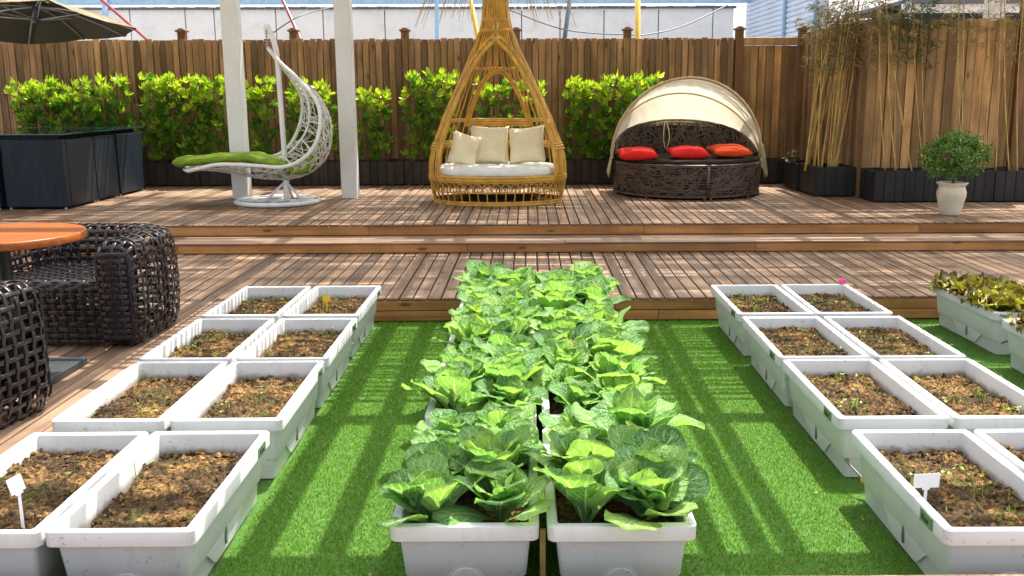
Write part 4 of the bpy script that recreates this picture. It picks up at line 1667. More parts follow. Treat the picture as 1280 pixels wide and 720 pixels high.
m.box(-2.56, -2.09, 3.98, 4.36, Z1 + 0.001, Z1 + 0.035)
m.build('base_plate', M['base_plate'], t, bevel=0.006)

# ------------------------------------------------------------------ navy wicker dining set with glass top
def rbox(name, x0, x1, y0, y1, z0, z1, mat, parent, bev=0.012):
    m = MB()
    m.box(x0, x1, y0, y1, z0, z1)
    return m.build(name, mat, parent, bevel=bev, seg=3)


XT = ptz(85, 262, Z2).x
YT = ptz(85, 262, Z2).y
ZTT = Z2 + 0.705
t = thing('wicker_table', 'navy wicker cube table with a dark glass top in front of the shrubs', 'table', (XT - 1.0, YT + 0.9, Z2))
m = MB()
m.box(XT - 1.05, XT - 0.05, YT + 0.05, YT + 1.8, ZTT - 0.052, ZTT - 0.012)
m.build('table_frame', M['navy'], t, bevel=0.006)
m = MB()
m.box(XT - 1.75, XT + 0.02, YT - 0.0, YT + 1.93, ZTT - 0.010, ZTT)
m.build('glass_top', M['glass_top'], t, bevel=0.003)
m = MB()
for x, y in ((XT - 0.9, YT + 0.75), (XT - 0.9, YT + 1.15)):
    m = MB()
    m.box(x, x + 0.3, y, y + 0.3, Z2, ZTT - 0.053)
    m.build('leg', M['navy'], t)


def cube_chair(x0, x1, y0, y1, face, label, h=0.655):
    c = thing('wicker_chair', label, 'chair', ((x0 + x1) / 2, (y0 + y1) / 2, Z2), 0, 'navy wicker chairs tucked into the glass table')
    th = 0.09
    if face == 'y':       # back towards the camera
        rbox('backrest', x0, x1, y0, y0 + th, Z2 + 0.02, Z2 + h, M['navy'], c)
        rbox('armrest', x0, x0 + th, y0 + th + 0.002, y1, Z2 + 0.02, Z2 + h - 0.06, M['navy'], c)
        rbox('armrest', x1 - th, x1, y0 + th + 0.002, y1, Z2 + 0.02, Z2 + h - 0.003, M['navy'], c)
        rbox('seat', x0 + th + 0.002, x1 - th - 0.002, y0 + th + 0.002, y1, Z2 + 0.04, Z2 + 0.40, M['navy'], c)
    else:                 # back towards +X
        rbox('backrest', x1 - th, x1, y0, y1, Z2 + 0.02, Z2 + h, M['navy'], c)
        rbox('armrest', x0, x1 - th - 0.002, y0, y0 + th, Z2 + 0.02, Z2 + h - 0.06, M['navy'], c)
        rbox('armrest', x0, x1 - th - 0.002, y1 - th, y1, Z2 + 0.02, Z2 + h - 0.06, M['navy'], c)
        rbox('seat', x0, x1 - th - 0.002, y0 + th + 0.002, y1 - th - 0.002, Z2 + 0.04, Z2 + 0.40, M['navy'], c)
    m = MB()
    for x in (x0 + 0.03, x1 - 0.03):
        for y in (y0 + 0.03, y1 - 0.03):
            m = MB()
            m.tube([(x, y, Z2), (x, y, Z2 + 0.025)], 0.015, 8)
            m.build('glide', M['grey_metal'], c)


xl = ptz(10, 262, Z2).x
cube_chair(xl, XT, YT + 0.0, YT + 0.66, 'y', 'navy wicker chair with its back to the camera at the table corner')
cube_chair(XT - 0.62, XT, YT + 0.675, YT + 1.17, 'x', 'navy wicker chair in the middle of the right side of the glass table')
cube_chair(XT - 0.62, XT + 0.01, YT + 1.20, YT + 1.86, 'x', 'navy wicker chair nearest the shrubs on the right side of the glass table')
cube_chair(xl - 0.62, xl - 0.03, YT - 0.04, YT + 0.6, 'y', 'navy wicker chair cut off by the left photo edge')

# ------------------------------------------------------------------ parasol
def parasol():
    hub = pt(44, 3, 9.9)
    t = thing('parasol', 'large dark brown cantilever parasol reaching in from the left', 'parasol', (-6.9, 9.9, Z2))
    tips = []
    keys = {0: pt(171, 36, 9.55), 1: pt(106, 49, 11.1)}
    n = 8
    Rr = 1.34
    tilt = R(6.5)
    for k in range(n):
        a = -R(14) + 2 * PI * k / n
        x, y = Rr * math.cos(a), Rr * math.sin(a)
        z = -0.22 - math.sin(tilt) * y
        tips.append(Vector((hub.x + x, hub.y + y, hub.z + z)))
    tips[0] = keys[0]
    tips[1] = keys[0].lerp(keys[1], 0.55) + Vector((0.22, 0.0, -0.012))
    tips[2] = keys[1]
    m, mt = MB(), MB()
    for k in range(n):
        a, b = tips[k], tips[(k + 1) % n]
        rows, rows2 = [], []
        for i in range(9):
            u = i / 8
            row, row2 = [], []
            for j in range(9):
                v = j / 8
                e = a.lerp(b, v)
                e = e + (hub - e) * 0.05 * math.sin(PI * v)
                p = hub.lerp(e, u)
                p = p + Vector((0, 0, 0.05 * math.sin(PI * u) - 0.03 * math.sin(PI * v) * u))
                row.append(p)
                row2.append(p + Vector((0, 0, 0.006)))
            rows.append(row)
            rows2.append(row2)
        m.quadgrid(rows)
        mt.quadgrid(rows2)
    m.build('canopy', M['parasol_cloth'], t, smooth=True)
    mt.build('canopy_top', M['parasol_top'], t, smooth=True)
    for k in range(n):
        q = MB()
        a = hub + Vector((0, 0, -0.02))
        path = [a.lerp(tips[k], u) + Vector((0, 0, 0.05 * math.sin(PI * u) - 0.018)) for u in (0, 0.25, 0.5, 0.75, 0.97)]
        q.tube(path, 0.011, 6)
        q.tube([hub + Vector((0, 0, -0.17)), path[2]], 0.008, 5)
        q.build('rib', M['grey_metal'], t, smooth=True)
    q = MB()
    q.tube([hub + Vector((0, 0, 0.05)), hub + Vector((0, 0, -0.2))], 0.035, 10)
    q.build('hub', M['steel_dark'], t, smooth=True)
    q = MB()
    q.tube(smoothpath([hub + Vector((0, 0, 0.04)), hub + Vector((-1.0, 0, 0.35)), (-6.9, 9.9, 2.75)], 12), 0.03, 8)
    q.build('arm', M['grey_metal'], t, smooth=True)
    q = MB()
    q.tube([(-6.9, 9.9, Z2), (-6.9, 9.9, 2.8)], 0.04, 10)
    q.build('pole', M['grey_metal'], t, smooth=True)
    q = MB()
    q.box(-7.2, -6.6, 9.6, 10.2, Z2, Z2 + 0.06)
    q.build('base', M['base_plate'], t, bevel=0.01)


parasol()

# ------------------------------------------------------------------ white hanging crescent chair
def c2(cx, cy, D):           # measured on an enlargement of the photo
    return pt(200 + cx / 2.572, cy / 2.572, D)


def c4(cx, cy, D):
    return pt(300 + cx / 2.88, 20 + cy / 2.88, D)


def hanging_chair():
    D = 9.46
    b = ptz(348, 254, Z2)
    t = thing('hanging_chair', 'white crescent hanging chair of woven strands on a round base', 'hanging chair', (b.x, D, Z2))
    m = MB()
    rb = 0.40
    ring = [(b.x + rb * math.cos(2 * PI * k / 40), D + rb * math.sin(2 * PI * k / 40), Z2 + 0.025) for k in range(40)]
    m.tube(ring, 0.023, 8, closed=True)
    ring = [(b.x + rb * .86 * math.cos(2 * PI * k / 40), D + rb * .86 * math.sin(2 * PI * k / 40), Z2 + 0.02) for k in range(40)]
    m.tube(ring, 0.012, 6, closed=True)
    m.tube([(b.x - rb, D, Z2 + 0.022), (b.x + rb, D, Z2 + 0.022)], 0.018, 8)
    m.tube([(b.x, D - rb, Z2 + 0.022), (b.x, D + rb, Z2 + 0.022)], 0.018, 8)
    m.build('base_ring', M['white_metal'], t, smooth=True)
    foot = Vector((c2(405, 600, D).x, D, Z2 + 0.02))
    m = MB()
    pole = smoothpath([foot, c2(405, 580, D), c2(398, 470, D), c2(388, 330, D), c2(378, 200, D), c2(370, 150, D), c2(358, 110, D), c2(345, 88, D), c2(338, 92, D)], 40)
    m.tube(pole, [0.032] * 8 + [0.026] * 32, 10)
    for dx, dy in ((-0.19, -0.1), (0.19, -0.1), (0.0, 0.25)):
        m.tube([foot + Vector((0, 0, 0.20)), foot + Vector((dx, dy, 0.005))], 0.013, 6)
    m.build('stand', M['white_metal'], t, smooth=True)
    m = MB()
    a0, a1 = c2(341, 95, D), c2(345, 155, D)
    m.tube([a0, a1], 0.006, 6)
    for k in range(7):
        p = a0.lerp(a1, (k + 0.5) / 7)
        m.tube([p + Vector((0.016 * math.cos(q), 0.016 * math.sin(q), 0)) for q in [2 * PI * z / 10 for z in range(10)]], 0.004, 5, closed=True)
    m.build('hanger', M['grey_metal'], t, smooth=True)
    n = 44
    near = smoothpath([c4(100, 115, D)] + [c4(x, y, d) for x, y, d in ((150, 172, 9.42), (215, 232, 9.33), (265, 290, 9.24), (288, 350, 9.19), (282, 430, 9.16), (252, 490, 9.15), (200, 530, 9.15), (140, 545, 9.15), (70, 540, 9.15), (0, 536, 9.15))] + [c2(180, 530, 9.16), c2(90, 550, 9.2)], n)
    far = smoothpath([c4(100, 115, D)] + [c4(x, y, d) for x, y, d in ((145, 176, 9.5), (196, 240, 9.6), (222, 300, 9.7), (220, 370, 9.76), (195, 440, 9.78), (155, 488, 9.78), (110, 508, 9.78), (60, 515, 9.78), (0, 517, 9.78), (-50, 518, 9.78))] + [c2(150, 520, 9.76), c2(85, 540, 9.7)], n)
    spn = smoothpath([c4(102, 118, D)] + [c4(x, y, 9.46) for x, y in ((165, 185), (240, 245), (292, 300), (321, 375), (325, 450), (300, 520), (245, 566), (175, 586), (100, 586), (30, 578), (-20, 566))] + [c2(160, 548, 9.46), c2(88, 548, 9.46)], n)
    mid = smoothpath([c4(100, 116, D)] + [c4(x, y, 9.5) for x, y in ((150, 176), (212, 236), (245, 310), (247, 390), (217, 450), (168, 500), (110, 524), (40, 530), (0, 532))], 36)
    m = MB()
    m.tube(near, 0.019, 8)
    m.tube(far, 0.017, 8)
    m.tube(mid, 0.013, 8)
    m.tube([near[-1], (near[-1] + far[-1]) / 2 + Vector((-0.03, 0, 0)), far[-1]], 0.016, 8)
    for k in (16, 21, 26):
        m.tube([near[k], mid[min(35, int(k * 0.95))], far[k]], 0.007, 5)
    m.build('seat_frame', M['white_metal'], t, smooth=True)

    def surf(u, v):
        x = max(0, min(n - 1.001, u * (n - 1)))
        i = int(x)
        f_ = x - i
        a, c, e = near[i].lerp(near[i + 1], f_), spn[i].lerp(spn[i + 1], f_), far[i].lerp(far[i + 1], f_)
        q = 2 * c - (a + e) / 2
        return a * (1 - v) ** 2 + q * 2 * v * (1 - v) + e * v * v
    m = MB()
    r = random.Random(5)
    for k in range(300):
        u, v = r.uniform(0.12, 0.98), r.choice((0.0, 1.0, r.random()))
        an = r.uniform(0, 2 * PI)
        pts_ = []
        for s in range(16):
            pts_.append(surf(u, v) + Vector((r.uniform(-1, 1), r.uniform(-1, 1), r.uniform(-1, 1))) * 0.004)
            an += r.gauss(0, 0.45)
            u += math.cos(an) * 0.017
            v += math.sin(an) * 0.075
            if not (0.05 < u < 0.99 and -0.01 < v < 1.01):
                break
        if len(pts_) > 3:
            m.tube(pts_, 0.0046, 4, cap=False)
    m.build('woven_shell', M['white_strand'], t, smooth=True)
    # lime cushion lying in it
    base = [c2(62, 520, 9.46), c2(100, 517, 9.46), c2(160, 512, 9.46), c2(230, 506, 9.46), c2(300, 505, 9.46), c2(350, 516, 9.46)]
    inner = [surf(u, 0.5) for u in (0.62, 0.55, 0.48, 0.42, 0.36, 0.30)]
    up = [p.lerp(q, 0.16) for p, q in zip(inner, [c4(160, 480, 9.46), c4(170, 455, 9.46), c4(190, 420, 9.46), c4(205, 385, 9.46), c4(212, 350, 9.46), c4(205, 310, 9.46)])]
    cl = smoothpath(base + up[1:], 60)
    rows = []
    for i, p in enumerate(cl):
        tn = (cl[min(i + 1, 59)] - cl[max(i - 1, 0)]).normalized()
        nr = tn.cross(Vector((0, 1, 0))).normalized()
        u = i / 59
        e = min(1, math.sqrt(max(0, 1 - (1 - min(1, u * 14)) ** 2)) + 0.08) * min(1, math.sqrt(max(0, 1 - (1 - min(1, (1 - u) * 14)) ** 2)) + 0.08)
        tuft = 0.80 + 0.20 * abs(math.sin(u * PI * 6.5))
        row = []
        for k in range(20):
            a = 2 * PI * k / 20
            w_ = 0.235 * math.copysign(abs(math.cos(a)) ** 0.6, math.cos(a)) * (0.85 + 0.15 * e)
            h = 0.050 * e * tuft * math.copysign(abs(math.sin(a)) ** 0.8, math.sin(a))
            h += 0.006 * math.sin(u * 70 + k) * e
            row.append(p + Vector((0, w_, 0)) + nr * h)
        rows.append(row)
    m = MB()
    o = m.quadgrid(rows, closed_v=True)
    m.f.append(tuple(o + k for k in range(20)))
    m.f.append(tuple(o + 59 * 20 + k for k in range(20))[::-1])
    tag(m.build('lounge_cushion', M['lime_cloth'], smooth=True), 'long lime green tufted cushion lying in the white hanging chair', 'cushion')


hanging_chair()

# ------------------------------------------------------------------ pillows
def pillow(name, c, rt, up, w_, h_, th, mat, label, group, seed=0, pinch=0.10):
    r = random.Random(seed)
    rt, up = Vector(rt).normalized(), Vector(up).normalized()
    up = (up - rt * up.dot(rt)).normalized()
    n_ = rt.cross(up)
    m = MB()
    G = 14
    for s in (1, -1):
        rows = []
        for i in range(G + 1):
            a = i / G * 2 - 1
            row = []
            for j in range(G + 1):
                b = j / G * 2 - 1
                x = a * (1 - pinch * (1 - b * b) * 0.9 * abs(a))
                y = b * (1 - pinch * (1 - a * a) * 0.9 * abs(b))
                z = th / 2 * ((1 - a * a) * (1 - b * b)) ** 0.42 * s
                wr = noise.noise(Vector((a * 2.3 + seed, b * 2.3, s))) * 0.012 * (1 - max(abs(a), abs(b)) ** 4)
                row.append(Vector(c) + rt * x * w_ / 2 + up * y * h_ / 2 + n_ * (z + wr))
            rows.append(row)
        m.quadgrid(rows, flip=(s < 0))
    o = m.build(name, mat, smooth=True)
    mo = o.modifiers.new('weld', 'WELD')
    mo.merge_threshold = 0.0008
    return tag(o, label, 'pillow', group)


# ------------------------------------------------------------------ yellow rattan nest chair
def nest_chair():
    X0, Y0 = pt(622.5, 240, 9.58).x, 9.58
    t = thing('rattan_nest_chair', 'tall teardrop shaped yellow rattan nest chair on the upper deck', 'rattan chair', (X0, Y0, Z2))
    zs = [0.335, 0.45, 0.62, 0.78, 0.91, 1.18, 1.45, 1.72, 1.93, 2.10, 2.27, 2.5]
    rs = [0.625, 0.665, 0.685, 0.675, 0.635, 0.53, 0.40, 0.275, 0.175, 0.128, 0.11, 0.125]

    def rx(z):
        return float(np.interp(z, zs, rs))
    # smooth the profile
    zz = np.linspace(0.33, 2.5, 80)
    rr = np.interp(zz, zs, rs)
    ker = np.ones(7) / 7
    rr = np.convolve(np.pad(rr, 3, mode='edge'), ker, 'valid')

    def rx(z):
        return float(np.interp(z, zz, rr))

    def ry(z):
        return rx(z) * (0.72 if z < 1.0 else 0.72 + 0.28 * min(1, (z - 1.0) / 1.0))

    def sp(phi, z, k=1.0):
        """phi 0 = front (towards camera)"""
        return Vector((X0 + rx(z) * k * math.sin(phi), Y0 - ry(z) * k * math.cos(phi), z))
    zo = [0.60, 0.78, 0.95, 1.15, 1.40, 1.60, 1.75, 1.84, 1.88]
    po = [56, 56, 57, 57, 54, 46, 33, 16, 0]

    def phio(z):
        return R(float(np.interp(z, zo, po)))
    r = random.Random(3)
    # staves of the shell
    m = MB()
    zw0, zw1 = 1.12, 1.60

    def in_win(phi, z):
        w_ = 0.30 * math.sqrt(max(0, 1 - max(0, (z - zw0)) / (zw1 - zw0))) if zw0 < z < zw1 else 0
        return math.cos(phi) < 0 and abs(rx(z) * math.sin(phi)) < w_
    angs = list(np.arange(60, 180, 7.5)) + [180.0]
    for a in angs:
        for sg in (1, -1):
            if a == 180 and sg < 0:
                continue
            ph = R(a * sg + r.uniform(-1.2, 1.2))
            run = []
            for z in np.linspace(0.60, 2.5, 46):
                if in_win(ph, z):
                    if len(run) > 2:
                        m.tube(run, 0.0085, 5, cap=False)
                    run = []
                    continue
                run.append(sp(ph, z) + Vector((r.uniform(-1, 1), r.uniform(-1, 1), 0)) * 0.003)
            if len(run) > 2:
                m.tube(run, 0.0085, 5, cap=False)
    # front staves above the arch
    for a in np.arange(-44, 45, 8):
        zstart = 1.90 if abs(a) < 20 else 1.86 - (abs(a) - 20) * 0.008
        m.tube([sp(R(a), z) for z in np.linspace(zstart, 2.5, 14)], 0.0085, 5, cap=False)
    m.build('cane_shell', M['rattan'], t, smooth=True)
    # thick front arch: bundle following the opening
    m = MB()
    for off in (0, 3.4, 12.5):
        for k in (1.0, 1.012):
            path = []
            for sg in (-1, 1):
                seq = np.linspace(0.56, 1.885, 40) if sg < 0 else np.linspace(1.885, 0.56, 40)
                for z in seq:
                    zt = z + off * 0.006 * (1 if z > 1.5 else max(0, (z - 0.9) / 0.6))
                    path.append(sp(sg * (phio(z) + R(off) * (1 if z < 1.55 else max(0.05, (1.88 - z) / 0.33))), zt, k))
            m.tube(path, 0.0125, 6)
    m.build('front_arch', M['rattan'], t, smooth=True)
    # window frame at the back
    m = MB()
    for off in (0.0, 0.022):
        path = []
        for s in np.linspace(-1, 1, 33):
            z = zw0 + (zw1 + off - zw0) * (1 - s * s)
            x = s * (0.30 + off)
            ph = PI - math.asin(max(-0.98, min(0.98, x / rx(z))))
            path.append(sp(ph, z))
        m.tube(path, 0.014, 6)
    for dz in (0, 0.024, 0.048):
        m.tube([sp(PI + R(a), zw0 - dz) for a in np.linspace(-36, 36, 16)], 0.013, 6)
    m.build('window_frame', M['rattan'], t, smooth=True)
    # horizontal rings
    for grp in (((0.86, 58, 1.015, 0.012), (0.885, 58, 1.015, 0.012), (0.91, 58, 1.01, 0.010)), ((1.115, 58, 1.0, 0.008), (1.135, 58, 1.0, 0.008)), ((1.63, 60, 1.0, 0.007), (1.645, 60, 1.0, 0.007))):
        m = MB()
        for z, a0, k, rad in grp:
            m.tube([sp(R(a), z, k) for a in np.linspace(a0, 360 - a0, 50)], rad, 6)
        m.build('binding', M['rattan'], t, smooth=True)
    for grp in ((1.98, 1.995), (2.08, 2.095)):
        m = MB()
        for z in grp:
            m.tube([sp(2 * PI * k / 24, z, 1.02) for k in range(24)], 0.008, 5, closed=True)
        m.build('binding', M['rattan'], t, smooth=True)
    # base drum
    m = MB()
    for z, k, rad in ((0.338, 1.0, 0.017), (0.36, 1.0, 0.012), (0.575, 1.0, 0.017), (0.60, 1.0, 0.015), (0.555, 1.0, 0.010), (0.455, 1.0, 0.007)):
        m.tube([sp(2 * PI * j / 64, z, k) for j in range(64)], rad, 6, closed=True)
    ns = 46
    for k in range(ns):
        a = 2 * PI * k / ns
        m.tube([sp(a, z) for z in np.linspace(0.335, 0.50, 6)], 0.0065, 5, cap=False)
        w2 = 2 * PI / ns * 0.42
        arc = [sp(a - w2, 0.46), sp(a - w2, 0.50)] + [sp(a - w2 * math.cos(q), 0.50 + 0.042 * math.sin(q)) for q in np.linspace(0.3, PI - 0.3, 7)] + [sp(a + w2, 0.50), sp(a + w2, 0.46)]
        m.tube(arc, 0.0055, 5, cap=False)
    m.build('base_drum', M['rattan'], t, smooth=True)
    m = MB()
    rows = [[(X0 + rx(0.6) * 0.97 * q * math.cos(2 * PI * k / 40), Y0 + ry(0.6) * 0.97 * q * math.sin(2 * PI * k / 40), 0.566) for k in range(40)] for q in (1.0, 0.01)]
    m.quadgrid(rows, closed_v=True)
    m.build('seat_board', M['rattan'], t)
    m = MB()
    m.lathe([(0.36, Z2 + 0.012), (0.38, Z2 + 0.03), (0.36, Z2 + 0.05), (0.01, Z2 + 0.05)], 32, (X0, Y0, 0))
    m.build('base_weight', M['wicker_core'], t, smooth=True)
    # plume of loose cane ends
    m = MB()
    for k in range(36):
        a = r.uniform(0, 2 * PI)
        s = Vector((math.sin(a), -math.cos(a) * 0.6, 0))
        L = r.uniform(0.25, 0.75)
        p0 = Vector((X0, Y0, 2.30)) + s * 0.10
        m.tube(smoothpath([p0, p0 + s * L * 0.35 + Vector((0, 0, 0.25)), p0 + s * L * 0.85 + Vector((0, 0, 0.18 - L * 0.2)), p0 + s * L * 1.1 + Vector((0, 0, -0.05 - L * 0.35))], 9), [0.006] * 6 + [0.004, 0.003, 0.002], 4, cap=False)
    m.build('cane_plume', M['rattan_dry'], t, smooth=True)
    # seat cushion (rests in the chair)
    m = MB()
    rows = []
    for sgn, z, q in ((1, 0.605, 0.02), (1, 0.605, 0.84), (1, 0.615, 0.875), (1, 0.64, 0.885), (1, 0.672, 0.88), (1, 0.69, 0.85), (1, 0.70, 0.78), (1, 0.705, 0.5), (1, 0.70, 0.02)):
        rows.append([(X0 + 0.66 * q * math.copysign(abs(math.cos(a)) ** 0.8, math.cos(a)), Y0 - 0.02 + 0.50 * q * math.copysign(abs(math.sin(a)) ** 0.8, math.sin(a)), z + (0.008 * math.sin(a * 9) if z > 0.67 else 0)) for a in [2 * PI * k / 60 for k in range(60)]])
    m.quadgrid(rows, closed_v=True)
    tag(m.build('seat_cushion', M['white_cloth'], smooth=True), 'thick white seat cushion inside the yellow rattan nest chair', 'cushion')
    g = 'cream pillows in the rattan nest chair'
    pillow('pillow', pt(580, 187, 9.45), (0.86, 0.35, -0.28), (0.25, 0.25, 1), 0.30, 0.33, 0.14, M['cream_cloth'], 'cream square pillow slumped at the left side of the rattan nest chair', g, 1)
    pillow('pillow', pt(611.5, 181.5, 9.64), (1, 0.03, -0.03), (0.0, 0.3, 1), 0.40, 0.40, 0.15, M['cream_cloth'], 'cream square pillow standing in the middle of the rattan nest chair', g, 2)
    pillow('pillow', pt(658.5, 181.5, 9.55), (1, -0.2, 0.10), (0.02, 0.3, 1), 0.375, 0.385, 0.15, M['cream_cloth'], 'cream square pillow leaning at the right side of the rattan nest chair', g, 3)


nest_chair()

# ------------------------------------------------------------------ canopy daybed
def strands(mb, fn, n, seed, rad=0.006, steps=9, du=0.02, dv=0.08):
    r = random.Random(seed)
    for k in range(n):
        u, v = r.random(), r.random()
        an = r.choice((R(45), R(-45), R(135), R(-135), R(0), R(90))) + r.gauss(0, 0.25)
        pts_ = []
        for s in range(steps):
            if 0 <= u <= 1 and 0 <= v <= 1:
                pts_.append(Vector(fn(u, v, r.uniform(0.0, 0.006))))
            elif pts_:
                break
            an += r.gauss(0, 0.18)
            u += math.cos(an) * du
            v += math.sin(an) * dv
        if len(pts_) > 2:
            mb.tube(pts_, rad, 4, cap=False)


def daybed():
    cl = ptz(767, 240, Z2)
    X0, Y0, rx, ry = 1.70, 10.32, 0.785, 0.80
    t = thing('canopy_daybed', 'round brown wicker daybed under a folding cream canopy', 'daybed', (X0, Y0, Z2))
    zb, zt = Z2 + 0.03, Z2 + 0.345
    split = 1.80

    def plan(a, k=1.0):
        return X0 + rx * k * math.cos(a), Y0 + ry * k * math.sin(a)
    # two sections of the base; the gap line runs front to back
    aS = -math.acos((split - X0) / rx)
    for nm, a0, a1 in (('base_section', -PI, aS - 0.008), ('base_section', aS + 0.008, 0.0)):
        m = MB()
        na = 40
        rows = []
        for z, k in ((zb, 0.965), (zt - 0.03, 0.985), (zt - 0.006, 0.98), (zt - 0.004, 0.93)):
            row = [(*plan(a0 + (a1 - a0) * i / na, k), z) for i in range(na + 1)]
            row += [(plan(a1, k)[0] - (0.0), plan(a1, k)[1] + 0.02, z)] if False else []
            rows.append(row)
        m.quadgrid(rows, flip=True)
        # inner side walls at the split and floor of the section
        xe = split - 0.006 if a0 < -2 else split + 0.006
        ya = plan(aS)[1]
        m.raw([(xe, ya + 0.02, zb), (xe, Y0 + 0.6, zb), (xe, Y0 + 0.6, zt), (xe, ya + 0.02, zt)], [(0, 1, 2, 3)])
        s = m.build(nm, M['wicker_core'], t, smooth=False)
        q = MB()

        def fn(u, v, d):
            a = a0 + (a1 - a0) * u
            k = 0.968 + 0.02 * v
            x, y = plan(a, k)
            return (x + math.cos(a) * (0.004 + d), y + math.sin(a) * (0.004 + d), zb + (zt - zb) * v)
        frac = (a1 - a0) / PI
        strands(q, fn, int(300 * frac), 11, 0.0068, 10, 0.016 / frac, 0.085)
        for k_ in range(11):
            q.tube([Vector(fn(i / 50, (k_ + 0.5) / 11 + 0.012 * math.sin(i * 1.7 + k_ * 2), 0.003)) for i in range(51)], 0.0052, 4, cap=False)
        for z, rad in ((zb, 0.009), (zt, 0.011)):
            q.tube([(*plan(a0 + (a1 - a0) * i / na, 0.985), z) for i in range(na + 1)], rad, 6)
        for a in (a0, a1):
            q.tube([(*plan(a, 0.985), zb), (*plan(a, 0.985), zt)], 0.010, 6)
        q.build('weave', M['brown_wicker'], s, smooth=True)
        q = MB()
        for a in (a0 + (a1 - a0) * 0.03, a0 + (a1 - a0) * 0.5, a0 + (a1 - a0) * 0.985):
            x, y = plan(a, 0.95)
            q = MB()
            q.tube([(x, y, Z2), (x, y, zb + 0.01)], 0.014, 8)
            q.build('foot', M['grey_metal'], s, smooth=True)
    # mattress
    m = MB()
    rows = []
    for z, k in ((zt - 0.02, 0.90), (zt, 0.95), (zt + 0.02, 0.962), (zt + 0.04, 0.955), (zt + 0.05, 0.92), (zt + 0.052, 0.5), (zt + 0.052, 0.01)):
        rows.append([(*plan(2 * PI * i / 60, k), z) for i in range(60)])
    m.quadgrid(rows, closed_v=True)
    m.build('mattress', M['brown_cloth'], t, smooth=True)
    # curved backrest, highest in the middle
    zb2 = zt + 0.0

    def btop(u):
        return zb2 + 0.07 + 0.37 * math.sin(PI * u) ** 0.75

    def bf(u, v, d):
        a = R(4) + R(172) * u
        k = 0.93 + 0.05 * v
        x, y = plan(a, k)
        return (x - math.cos(a) * d, y - math.sin(a) * d, zb2 - 0.3 * 0 + (btop(u) - zb2) * v)
    m = MB()
    rows = [[bf(i / 40, j / 6, -0.02) for j in range(7)] for i in range(41)]
    m.quadgrid(rows)
    rows = [[bf(i / 40, j / 6, 0.0) for j in range(7)] for i in range(41)]
    m.quadgrid(rows, flip=True)
    s = m.build('backrest', M['wicker_core'], t)
    q = MB()
    strands(q, lambda u, v, d: bf(u, v, 0.004 + d), 360, 21, 0.006, 10, 0.012, 0.09)
    q.tube([bf(i / 40, 1.0, 0.005) for i in range(41)], 0.016, 6)
    q.build('weave', M['brown_wicker'], s, smooth=True)
    # back half of the base under the backrest
    m = MB()
    m.quadgrid([[(*plan(PI * i / 40, 0.97), z) for z in (zb, zt + 0.06)] for i in range(41)])
    m.build('base_back', M['wicker_core'], t)
    # canopy hoops and cloth
    zp = Z2 + 0.385
    rh = 0.80

    def hoop(el, th_, k=1.0):
        # th_ 0..pi across, el elevation of the hoop plane (90 = upright, smaller = tipped back)
        x = X0 + rh * k * 1.0 * math.cos(th_)
        h = rh * k * 1.04 * math.sin(th_)
        return Vector((x, Y0 + 0.02 + h * math.cos(el), zp + h * math.sin(el)))
    els = [R(97), R(54), R(25)]
    for el in els:
        m = MB()
        m.tube([hoop(el, PI * i / 40) for i in range(41)], 0.011, 6)
        m.build('hoop', M['canopy_trim'], t, smooth=True)
    m = MB()
    rows = []
    nn = 30
    for i in range(nn + 1):
        f = i / nn
        el = R(98) + (R(23) - R(98)) * f
        # sag between hoops
        d = 0.0
        for a, b in ((els[0], els[1]), (els[1], els[2])):
            if b <= el <= a:
                d = math.sin(PI * (a - el) / (a - b))
        row = []
        for j in range(49):
            th_ = PI * j / 48
            k = 1.012 - 0.055 * d * math.sin(th_) ** 0.6 + 0.006 * math.sin(j * 1.9 + i * 0.5) * d
            row.append(hoop(el, th_, k))
        rows.append(row)
    m.quadgrid(rows)
    m.build('canopy', M['canopy_cloth'], t, smooth=True)
    # edge hems
    m = MB()
    m.tube([hoop(R(98.5), PI * i / 40, 1.012) for i in range(41)], 0.013, 6)
    m.tube([hoop(R(23), PI * i / 40, 1.0) for i in range(41)], 0.017, 6)
    m.build('hem', M['canopy_trim'], t, smooth=True)
    # loose cloth hanging at both ends
    for sg in (-1, 1):
        m = MB()
        rows = []
        for i in range(8):
            u = i / 7
            rows.append([Vector((X0 + sg * (0.79 + 0.055 * u + 0.012 * math.sin(j * 2.1) * u), Y0 - 0.13 + j * 0.05 - 0.02 * u, zp + 0.14 - 0.30 * u - 0.06 * u * math.sin(j * 0.8))) for j in range(6)])
        m.quadgrid(rows)
        o = m.build('side_drape', M['canopy_cloth'], t, smooth=True)
        so_ = o.modifiers.new('th', 'SOLIDIFY')
        so_.thickness = 0.004
    # tie cords
    m = MB()
    for dx in (-0.02, 0.025):
        a = Vector((X0 - 0.14 + dx * .4, Y0 + 0.66, zp + 0.36))
        m.tube(smoothpath([a, a + Vector((dx, -0.06, -0.12)), a + Vector((dx * 0.9, -0.07, -0.22)), a + Vector((0, -0.06, -0.30))], 10), 0.007, 5)
    m.build('tie_cord', M['canopy_trim'], t, smooth=True)
    g = 'red pillows on the canopy daybed'
    zz = zt + 0.10
    for k, (px, mt, lab, dd) in enumerate(((796.5, 'red_cloth', 'flat red pillow at the left end of the canopy daybed', 9.95), (859.5, 'red_cloth', 'flat red pillow under the canopy tie cords', 9.92), (911, 'orange_cloth', 'flat orange red pillow at the right end of the canopy daybed', 10.0))):
        p = pt(px, 203, dd)
        pillow('pillow', (p.x, dd, zz + 0.012 * k), (1, 0.05 * k, 0.0), (0.0, 1, 0.12), 0.42, 0.40, 0.125, M[mt], lab, g, 10 + k)


daybed()

